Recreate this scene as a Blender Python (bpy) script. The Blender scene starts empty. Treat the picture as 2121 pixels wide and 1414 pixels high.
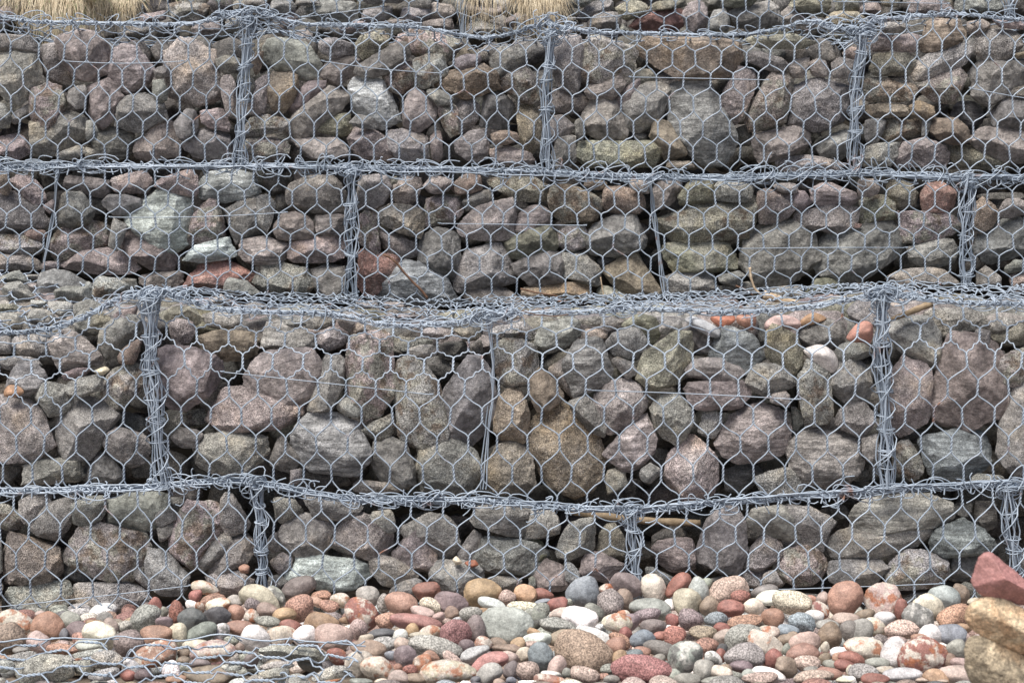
import bpy, math, random
import numpy as np
from mathutils import Vector

# ---------------------------------------------------------------- camera
scene = bpy.context.scene
CD, CH, PITCH, FPX = 4.0, 1.234, math.radians(7.72), 3150.0
cam = bpy.data.cameras.new("camera"); camo = bpy.data.objects.new("camera", cam)
scene.collection.objects.link(camo); scene.camera = camo
camo.location = (0, -CD, CH); camo.rotation_euler = (math.radians(90) - PITCH, 0, 0)
cam.sensor_width = 36.0; cam.lens = FPX / 2121 * 36; cam.clip_start = 0.05; cam.clip_end = 500
cam.dof.use_dof = True; cam.dof.focus_distance = 4.25; cam.dof.aperture_fstop = 7.0
# ---------------------------------------------------------------- sky, sun, exposure
w = bpy.data.worlds.new("World"); scene.world = w; w.use_nodes = True
nt = w.node_tree; bg = nt.nodes["Background"]
sky = nt.nodes.new("ShaderNodeTexSky"); sky.sky_type = 'NISHITA'; sky.sun_disc = False
SE, SR = math.radians(62), math.radians(212)
sky.sun_elevation = SE; sky.sun_rotation = SR; sky.dust_density = 4.0; sky.air_density = 1.0; sky.ozone_density = 1.0
nt.links.new(sky.outputs[0], bg.inputs[0]); bg.inputs[1].default_value = 0.072
sl = bpy.data.lights.new("sun", 'SUN'); sl.energy = 3.5; sl.angle = math.radians(25); sl.color = (1.0, 0.96, 0.9)
so = bpy.data.objects.new("sun", sl); scene.collection.objects.link(so)
sd = Vector((math.sin(SR) * math.cos(SE), math.cos(SR) * math.cos(SE), math.sin(SE)))
so.rotation_euler = sd.to_track_quat('Z', 'Y').to_euler()
scene.view_settings.view_transform = 'Standard'; scene.view_settings.look = 'None'
scene.view_settings.gamma = 1; scene.view_settings.exposure = 0.55

# ---------------------------------------------------------------- projection helpers
cp, sp_ = math.cos(PITCH), math.sin(PITCH)
def ray(u, v):
    a = (u - 1060.5) / FPX; b = (707 - v) / FPX
    return np.array([a, cp + b * sp_, -sp_ + b * cp])
ORG = np.array([0.0, -CD, CH])
def P(u, v, Y):
    d = ray(u, v); return ORG + d * ((Y + CD) / d[1])
def G(u, v, z):
    d = ray(u, v); return ORG + d * ((z - CH) / d[2])
def UV(p):
    q = np.asarray(p) - ORG
    f = q[1] * cp - q[2] * sp_; b = q[1] * sp_ + q[2] * cp
    return 1060.5 + q[0] / f * FPX, 707 - b / f * FPX
R = random.Random(7); NR = np.random.RandomState(5)
PLANE = {0: 1.6, 1: 0.8, 2: 0.79, 3: 0.0, 4: -0.01}
RIM = {
 0: [(-400, -260), (2500, -260)],
 1: [(-400, 30), (0, 35), (60, 45), (130, 47), (270, 50), (340, 52), (400, 50), (450, 38), (490, 25), (530, 22), (570, 38), (640, 52), (800, 54), (880, 58), (950, 72), (1000, 80), (1050, 72), (1100, 58), (1130, 48), (1180, 60), (1250, 68), (1350, 70), (1450, 73), (1550, 72), (1620, 60), (1660, 45), (1700, 45), (1740, 58), (1780, 65), (1810, 42), (1850, 38), (1920, 32), (1990, 30), (2060, 36), (2121, 42), (2500, 40)],
 2: [(-400, 345), (400, 345), (500, 343), (720, 348), (900, 350), (1100, 355), (1300, 365), (1500, 367), (1600, 362), (1800, 357), (1950, 365), (2121, 368), (2500, 368)],
 3: [(-400, 695), (0, 690), (80, 685), (120, 678), (180, 655), (240, 620), (300, 608), (340, 605), (400, 625), (440, 640), (540, 645), (650, 648), (720, 655), (780, 670), (850, 675), (950, 668), (1010, 655), (1080, 648), (1180, 648), (1300, 640), (1400, 642), (1500, 648), (1600, 643), (1700, 632), (1800, 612), (1830, 608), (1900, 618), (2000, 628), (2121, 630), (2500, 630)],
 4: [(-400, 1020), (0, 1018), (150, 1015), (300, 1010), (400, 1000), (480, 995), (540, 1000), (620, 1015), (700, 1030), (800, 1035), (1000, 1035), (1100, 1045), (1200, 1052), (1330, 1055), (1450, 1045), (1600, 1032), (1750, 1022), (1900, 1010), (2000, 1005), (2121, 1000), (2500, 1000)],
 5: [(-400, 1262), (2500, 1262)]}
BACK3 = [(-400, 558), (0, 560), (300, 598), (540, 610), (900, 624), (1300, 614), (1850, 586), (2121, 595), (2500, 600)]
def interp(pl, u): return float(np.interp(u, [a for a, b in pl], [b for a, b in pl]))
POSTS = {0: [955, 2095], 1: [505, 1133, 1775], 2: [108, 728, 1360, 2005], 3: [318, 1010, 1828], 4: [542, 1318, 2098]}

def hash3(ix, iy, iz):
    h = (ix * 374761393 + iy * 668265263 + iz * 2147483647 * 3) & 0xffffffff
    h = ((h ^ (h >> 13)) * 1274126177) & 0xffffffff
    return ((h ^ (h >> 16)) & 0xffff) / 32767.5 - 1.0
def vnoise(p):
    i = np.floor(p).astype(np.int64); f = p - i; f = f * f * (3 - 2 * f); r = 0
    for dx in (0, 1):
        for dy in (0, 1):
            for dz in (0, 1):
                wgt = (f[:, 0] if dx else 1 - f[:, 0]) * (f[:, 1] if dy else 1 - f[:, 1]) * (f[:, 2] if dz else 1 - f[:, 2])
                r = r + wgt * hash3(i[:, 0] + dx, i[:, 1] + dy, i[:, 2] + dz)
    return r
def fbm(p, o=3):
    r = 0; a = 1.0
    for k in range(o): r = r + a * vnoise(p * 2 ** k + 17.3 * k); a *= 0.5
    return r
def n1(x, s): return float(vnoise(np.array([[x, s * 7.13, 0.5]]))[0])

# ---------------------------------------------------------------- icospheres
def ico(level):
    t = (1 + 5 ** .5) / 2
    V = [(-1, t, 0), (1, t, 0), (-1, -t, 0), (1, -t, 0), (0, -1, t), (0, 1, t), (0, -1, -t), (0, 1, -t), (t, 0, -1), (t, 0, 1), (-t, 0, -1), (-t, 0, 1)]
    F = [(0, 11, 5), (0, 5, 1), (0, 1, 7), (0, 7, 10), (0, 10, 11), (1, 5, 9), (5, 11, 4), (11, 10, 2), (10, 7, 6), (7, 1, 8), (3, 9, 4), (3, 4, 2), (3, 2, 6), (3, 6, 8), (3, 8, 9), (4, 9, 5), (2, 4, 11), (6, 2, 10), (8, 6, 7), (9, 8, 1)]
    V = [np.array(v) / np.linalg.norm(v) for v in V]
    for _ in range(level):
        mid = {}; NF = []
        def m(a, b):
            k = (min(a, b), max(a, b))
            if k not in mid:
                q = V[a] + V[b]; V.append(q / np.linalg.norm(q)); mid[k] = len(V) - 1
            return mid[k]
        for a, b, c in F:
            x, y, z = m(a, b), m(b, c), m(c, a); NF += [(a, x, z), (b, y, x), (c, z, y), (x, y, z)]
        F = NF
    return np.array(V), np.array(F)
ICO = {k: ico(k) for k in (2, 3, 4, 5)}

def new_mesh(name, V, F, col=None, mat=None, smooth=True):
    me = bpy.data.meshes.new(name); n = F.shape[1]
    me.vertices.add(len(V)); me.vertices.foreach_set("co", np.asarray(V, np.float32).ravel())
    me.loops.add(F.size); me.loops.foreach_set("vertex_index", F.astype(np.int32).ravel())
    me.polygons.add(len(F)); me.polygons.foreach_set("loop_start", np.arange(0, F.size, n, dtype=np.int32))
    me.polygons.foreach_set("use_smooth", np.full(len(F), smooth, dtype=bool))
    if col is not None:
        a = me.color_attributes.new("col", 'FLOAT_COLOR', 'POINT')
        c = np.ones((len(V), 4), np.float32); c[:, :3] = col; a.data.foreach_set("color", c.ravel())
    me.update(calc_edges=True); me.validate()
    if mat: me.materials.append(mat)
    return me
def link(name, me, parent=None, loc=None):
    o = bpy.data.objects.new(name, me); scene.collection.objects.link(o)
    if loc is not None: o.location = loc
    if parent: o.parent = parent
    return o
def tag(o, label=None, cat=None, group=None, kind=None):
    if label: o["label"] = label
    if cat: o["category"] = cat
    if group: o["group"] = group
    if kind: o["kind"] = kind
    return o

# ---------------------------------------------------------------- materials
def mk(name, rough=0.85, metal=0.0):
    m = bpy.data.materials.new(name); m.use_nodes = True
    b = m.node_tree.nodes["Principled BSDF"]; b.inputs["Roughness"].default_value = rough; b.inputs["Metallic"].default_value = metal
    return m, m.node_tree, b
def nz(t, vec, scale, detail=2, rough=0.5, typ="ShaderNodeTexNoise"):
    n = t.nodes.new(typ); n.inputs["Scale"].default_value = scale
    if "Detail" in n.inputs: n.inputs["Detail"].default_value = detail; n.inputs["Roughness"].default_value = rough
    t.links.new(vec, n.inputs["Vector"]); return n
def ramp(t, fac, stops):
    n = t.nodes.new("ShaderNodeValToRGB"); t.links.new(fac, n.inputs[0]); e = n.color_ramp.elements
    while len(e) < len(stops): e.new(0.5)
    for k, (p, c) in enumerate(stops):
        e[k].position = p; e[k].color = (c, c, c, 1) if not isinstance(c, tuple) else (*c, 1)
    return n
def mix(t, typ, fac, a, b):
    n = t.nodes.new("ShaderNodeMixRGB"); n.blend_type = typ
    for k, s in enumerate((fac, a, b)):
        if isinstance(s, (int, float)): n.inputs[k].default_value = s
        elif isinstance(s, tuple): n.inputs[k].default_value = (*s, 1)
        else: t.links.new(s, n.inputs[k])
    return n
def coords(t):
    tc = t.nodes.new("ShaderNodeTexCoord"); oi = t.nodes.new("ShaderNodeObjectInfo")
    mu = t.nodes.new("ShaderNodeVectorMath"); mu.operation = 'ADD'
    sc = t.nodes.new("ShaderNodeMath"); sc.operation = 'MULTIPLY'; sc.inputs[1].default_value = 37.0
    t.links.new(oi.outputs["Random"], sc.inputs[0]); t.links.new(tc.outputs["Object"], mu.inputs[0]); t.links.new(sc.outputs[0], mu.inputs[1])
    return mu.outputs[0]
def bump(t, b, h, strength, dist, prev=None):
    n = t.nodes.new("ShaderNodeBump"); n.inputs["Strength"].default_value = strength; n.inputs["Distance"].default_value = dist
    t.links.new(h, n.inputs["Height"])
    if prev: t.links.new(prev, n.inputs["Normal"])
    t.links.new(n.outputs[0], b.inputs["Normal"]); return n.outputs[0]
def stone_mat(name, rough, grain_lo, grain_hi, gscale, blot, bumpd, second=None, band=None):
    m, t, b = mk(name, rough); v = coords(t)
    at = t.nodes.new("ShaderNodeAttribute"); at.attribute_name = "col"
    g = nz(t, v, gscale, 3, 0.8); md = nz(t, v, 60, 3, 0.65); mdr = ramp(t, md.outputs[0], [(0.36, 1 - blot * .75), (0.64, 1 + blot * .75)]); gr = ramp(t, g.outputs[0], [(0.39, grain_lo), (0.5, 0.95), (0.61, grain_hi)])
    l = nz(t, v, 14, 3, 0.6); lr = ramp(t, l.outputs[0], [(0.3, 1 - blot), (0.7, 1 + blot)])
    base = at.outputs["Color"]
    if name == 'granite_rock':   # every block has its own grain strength, pale crystals and thin veins
        oi = t.nodes.new("ShaderNodeObjectInfo"); f_ = ramp(t, oi.outputs["Random"], [(0.0, 0.55), (1.0, 1.0)])
        gr = mix(t, 'MIX', f_.outputs[0], (1.0, 1.0, 1.0), gr.outputs[0])
        vn = nz(t, v, 11, 5, 0.62); vr = ramp(t, vn.outputs[0], [(0.485, 0.0), (0.5, 0.38), (0.515, 0.0)])
        base = mix(t, 'MIX', vr.outputs[0], base, (0.44, 0.41, 0.38)).outputs[0]
        pt = nz(t, v, 5, 3, 0.6); pr_ = ramp(t, pt.outputs[0], [(0.55, 0.0), (0.68, 0.35)])
        base = mix(t, 'MIX', pr_.outputs[0], base, (0.40, 0.385, 0.365)).outputs[0]
    if band:
        mp = t.nodes.new("ShaderNodeMapping"); mp.inputs["Rotation"].default_value = (0.5, 0.7, 0.2); mp.inputs["Scale"].default_value = (1, 1, band); t.links.new(v, mp.inputs[0])
        bn = nz(t, mp.outputs[0], 16, 4, 0.6); bnr = ramp(t, bn.outputs[0], [(0.35, 0.62), (0.5, 1.0), (0.62, 1.45)])
        base = mix(t, 'MULTIPLY', 1.0, base, bnr.outputs[0]).outputs[0]
    if second:
        s = nz(t, v, second[0], 4, 0.65); sr = ramp(t, s.outputs[0], [(0.47, 0.0), (0.56, 1.0)])
        s2 = nz(t, v, second[0] * 0.7 + 5, 3, 0.6); s2r = ramp(t, s2.outputs[0], [(0.53, 0.0), (0.62, 0.85)])
        base = mix(t, 'MIX', sr.outputs[0], base, second[1]).outputs[0]
        base = mix(t, 'MIX', s2r.outputs[0], base, second[2]).outputs[0]
    c = mix(t, 'MULTIPLY', 1.0, base, gr.outputs[0]); c = mix(t, 'MULTIPLY', 1.0, c.outputs[0], lr.outputs[0]); c = mix(t, 'MULTIPLY', 1.0, c.outputs[0], mdr.outputs[0])
    t.links.new(c.outputs[0], b.inputs["Base Color"])
    p = bump(t, b, nz(t, v, 32, 6, 0.68).outputs[0], 1.0, bumpd)
    bump(t, b, g.outputs[0], 0.6, bumpd * 0.16, p)
    return m
M_ROCK = stone_mat("granite_rock", 0.85, 0.2, 2.3, 400, 0.36, 0.024)
M_BAND = stone_mat('banded_rock', 0.8, 0.6, 1.4, 300, 0.3, 0.02, band=7)
M_FINE = stone_mat('fine_dark_rock', 0.8, 0.65, 1.3, 500, 0.45, 0.026)
M_BLOTCH = stone_mat('lichen_rock', 0.9, 0.35, 1.9, 260, 0.3, 0.018, (22, (0.33, 0.32, 0.28), (0.17, 0.13, 0.10)))
# brown weathering and mossy patches over part of the granite
_t = M_ROCK.node_tree; _b = _t.nodes["Principled BSDF"]; _lk = _b.inputs["Base Color"].links[0].from_socket; _v = coords(_t)
_n = nz(_t, _v, 7, 4, 0.6); _r = ramp(_t, _n.outputs[0], [(0.52, 0.0), (0.7, 0.5)])
_m = mix(_t, 'MULTIPLY', _r.outputs[0], _lk, (0.95, 0.78, 0.52)); _t.links.new(_m.outputs[0], _b.inputs["Base Color"])
M_SMOOTH = stone_mat("smooth_pebble", 0.6, 0.8, 1.22, 280, 0.26, 0.004)
M_SPECK = stone_mat("speckled_pebble", 0.7, 0.45, 1.6, 240, 0.15, 0.0035)
M_MOTT = stone_mat("mottled_pebble", 0.65, 0.8, 1.2, 240, 0.15, 0.0035, (38, (0.56, 0.50, 0.44), (0.36, 0.14, 0.07)))
M_MARB = stone_mat("veined_pebble", 0.65, 0.8, 1.2, 200, 0.15, 0.003, (45, (0.17, 0.17, 0.16), (0.6, 0.58, 0.54)))
M_WIRE, _t, _b = mk("coated_wire", 0.4, 0.0)
_v = coords(_t); _n = nz(_t, _v, 6, 4, 0.7); _r = ramp(_t, _n.outputs[0], [(0.3, (0.25, 0.305, 0.375)), (0.7, (0.44, 0.51, 0.60))])
_n2 = nz(_t, _v, 9, 3, 0.7); _r2 = ramp(_t, _n2.outputs[0], [(0.64, 0.0), (0.72, 0.9)])
_m = mix(_t, 'MIX', _r2.outputs[0], _r.outputs[0], (0.25, 0.10, 0.04)); _t.links.new(_m.outputs[0], _b.inputs["Base Color"])
def flat(name, c, c2, scale, rough=0.9, bd=0.004):
    m, t, b = mk(name, rough); v = coords(t); n = nz(t, v, scale, 5, 0.65)
    r = ramp(t, n.outputs[0], [(0.35, c), (0.65, c2)]); t.links.new(r.outputs[0], b.inputs["Base Color"]); bump(t, b, n.outputs[0], 0.8, bd); return m
M_EARTH = flat("dark_earth", (0.02, 0.018, 0.015), (0.05, 0.042, 0.032), 20)
M_SAND = flat("gravelly_ground", (0.10, 0.085, 0.07), (0.24, 0.19, 0.15), 30, bd=0.01)
M_WOOD = flat("driftwood", (0.16, 0.115, 0.07), (0.36, 0.28, 0.19), 45)
M_TWIG = flat("brown_twig", (0.10, 0.05, 0.03), (0.2, 0.12, 0.08), 60)
M_ROOT = flat("pale_root", (0.42, 0.30, 0.19), (0.62, 0.50, 0.36), 60)
M_STRAW = flat("dry_straw", (0.42, 0.33, 0.21), (0.70, 0.61, 0.45), 25, 0.7)
M_GREEN = flat("green_blade", (0.07, 0.13, 0.03), (0.14, 0.21, 0.06), 25, 0.7)

# ---------------------------------------------------------------- stones
def hull(pts):
    pts = sorted(set(map(tuple, pts)))
    def half(ps):
        h = []
        for p in ps:
            while len(h) > 1 and (h[-1][0] - h[-2][0]) * (p[1] - h[-2][1]) - (h[-1][1] - h[-2][1]) * (p[0] - h[-2][0]) <= 0: h.pop()
            h.append(p)
        return h
    a, b = half(pts), half(pts[::-1]); return a[:-1] + b[:-1]
def planes_rock(poly, th, rng, caps=4):
    """poly: (x,z) outline about its centre, th: half depth; returns plane normals and offsets"""
    h = hull(poly); N, D = [], []
    for i in range(len(h)):
        (x0, z0), (x1, z1) = h[i], h[(i + 1) % len(h)]
        n = np.array([z1 - z0, -(x1 - x0)]); L = np.linalg.norm(n)
        if L < 1e-5: continue
        n /= L; d = n[0] * x0 + n[1] * z0
        if d <= 0.002: d = 0.002
        for s in (-1, 1):
            a = math.radians(rng.uniform(10, 58) if rng.random() < 0.8 else rng.uniform(3, 12))
            N.append([n[0] * math.cos(a), s * math.sin(a), n[1] * math.cos(a)]); D.append(d * math.cos(a))
    for s in (-1, 1):
        for k in range(caps + 3):
            a = rng.uniform(0, 6.283); tl = math.radians(rng.uniform(8, 38) if k < caps - 1 else rng.uniform(34, 60))
            if k >= caps - 1:
                nn = np.array([math.sin(tl) * math.cos(a), s * math.cos(tl), math.sin(tl) * math.sin(a)]); pp = np.array([(q[0], 0, q[1]) for q in h])
                sup = max(float((pp @ nn).max()), th * 0.5); N.append(nn); D.append(sup * 0.97 + th * math.cos(tl) * rng.uniform(0.08, 0.42)); continue
            N.append([math.sin(tl) * math.cos(a), s * math.cos(tl), math.sin(tl) * math.sin(a)]); D.append(th * rng.uniform(0.82, 1.05))
    return np.array(N), np.array(D)
def rock_verts(N, D, ext, level, p, rng, rough=0.05, chips=13, bb=None):
    S, F = ICO[level]; d = S * np.array(ext); d /= np.linalg.norm(d, axis=1)[:, None]
    s = np.maximum(d @ N.T, 0) / D[None, :]
    mx = s.max(axis=1); r = 1 / (mx * ((s / mx[:, None]) ** p).sum(axis=1) ** (1 / p))
    V = d * r[:, None] * (1.06 if p > 10 else 1.03); sz = float(np.mean(ext)); off = np.array([rng.uniform(0, 90) for _ in range(3)])
    if p > 10:   # knock flat chips off the block, like quarried stone
        for k in range(chips):
            n = np.array([rng.gauss(0, .75), -abs(rng.gauss(0, 1)) - .35 if k % 4 else rng.gauss(0, 1), rng.gauss(0, .75)]); n /= np.linalg.norm(n)
            q = V @ n; lim = q.max() * rng.uniform(0.80, 0.95) if k % 3 else q.max() * rng.uniform(0.72, 0.88)
            e = np.maximum(q - lim, 0); V = V - e[:, None] * n
    for k in (0, 2) if p > 10 else (0, 1, 2):
        lo, hi = (bb[k] if bb and k != 1 else (-ext[k], ext[k])); g = 1.065 if p > 10 and bb else 1.03
        a, b = V[:, k].min(), V[:, k].max(); V[:, k] = ((V[:, k] - a) / max(b - a, 1e-6) * (hi - lo) + lo) * g
    if level > 2:
        q = V / sz
        nn = fbm(q * 1.6 + off, 3); rr = 1 - np.abs(fbm(q * 2.6 + off + 31, 2))
        V = V * (1 + rough * nn[:, None] * 0.75 - rough * 0.7 * np.maximum(rr - 0.55, 0)[:, None])
        if level > 3: V = V * (1 + rough * 0.28 * fbm(q * 8 + off, 2)[:, None])
    else:
        V = V * (1 + rough * vnoise(V / sz * 2 + off)[:, None])
    return V, F
def bbox(poly): return {0: (min(a for a, b in poly), max(a for a, b in poly)), 2: (min(b for a, b in poly), max(b for a, b in poly))}
def ell_poly(w_, h_, ang, ang_cut, rng):
    n = 7 if ang_cut else 10; pts = []
    e = 2.0 if not ang_cut else 2.0
    ph = rng.uniform(0, 6.28)
    for k in range(n):
        a = ph + 2 * math.pi * (k + (rng.uniform(-0.28, 0.28) if ang_cut else 0)) / n
        rr = 1.0 * (1.07 if ang_cut else 1.0 + 0.06 * math.sin(2 * a + ph) + 0.06 * math.sin(3 * a + ph * 2) - 0.02)
        x, z = w_ / 2 * math.cos(a) * rr, h_ / 2 * math.sin(a) * rr
        c, s = math.cos(ang), math.sin(ang); pts.append((x * c - z * s, x * s + z * c))
    return pts
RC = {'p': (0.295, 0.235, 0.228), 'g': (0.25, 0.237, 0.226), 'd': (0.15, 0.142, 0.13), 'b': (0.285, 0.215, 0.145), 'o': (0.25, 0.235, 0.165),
      'w': (0.37, 0.36, 0.335), 's': (0.38, 0.42, 0.42), 'x': (0.21, 0.245, 0.265), 'r': (0.29, 0.175, 0.15), 'c': (0.55, 0.47, 0.36), 'C': (0.55, 0.53, 0.49),
      'k': (0.46, 0.27, 0.15), 'K': (0.40, 0.24, 0.14), 'Q': (0.38, 0.20, 0.15), 'R': (0.28, 0.10, 0.06), 'S': (0.25, 0.29, 0.29), 'P': (0.38, 0.28, 0.24)}
RW = {'p': 'pinkish-grey', 'g': 'grey', 'd': 'dark', 'b': 'ochre-brown', 'o': 'olive-green', 'w': 'pale-grey', 's': 'greenish-white',
      'x': 'blue-grey', 'r': 'reddish', 'c': 'cream smooth', 'C': 'white smooth', 'k': 'orange smooth', 'K': 'rusty orange smooth', 'Q': 'terracotta smooth', 'R': 'rust-red smooth',
      'S': 'blue-green smooth', 'P': 'pinkish-buff smooth'}
PC = {'W': (0.76, 0.75, 0.72), 'C': (0.62, 0.54, 0.42), 'R': (0.33, 0.125, 0.095), 'T': (0.40, 0.215, 0.145), 'P': (0.48, 0.345, 0.295), 'M': (0.25, 0.195, 0.195),
      'G': (0.29, 0.28, 0.25), 'D': (0.13, 0.13, 0.14), 'B': (0.25, 0.285, 0.32), 'E': (0.31, 0.32, 0.275), 'N': (0.30, 0.215, 0.155), 'O': (0.47, 0.30, 0.16),
      'S': (0.45, 0.48, 0.455), 'Q': (0.42, 0.185, 0.175)}
PW = {'W': 'white', 'C': 'cream', 'R': 'brick-red', 'T': 'terracotta', 'P': 'pale pink', 'M': 'mauve-grey', 'G': 'grey', 'D': 'dark slate', 'B': 'blue-grey', 'E': 'greenish-grey',
      'N': 'brown', 'O': 'orange-ochre', 'S': 'pale blue-green', 'Q': 'rose-pink'}
ORD = ['leftmost', 'second', 'third', 'fourth', 'fifth', 'sixth', 'seventh', 'eighth', 'ninth', 'tenth', 'eleventh', 'twelfth']
TIER = {0: 'background tier', 1: 'upper tier', 2: 'second tier', 3: 'third tier', 4: 'bottom tier'}
def nth(i, n): return ('rightmost' if n > 1 and i == n - 1 else ORD[i])
def basket_of(t, u): return sum(1 for q in POSTS[t] if q < u)
def basket_name(t, k):
    n = len(POSTS[t]) + 1
    return f"{nth(k, n)} basket of {TIER[t]}"

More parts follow.
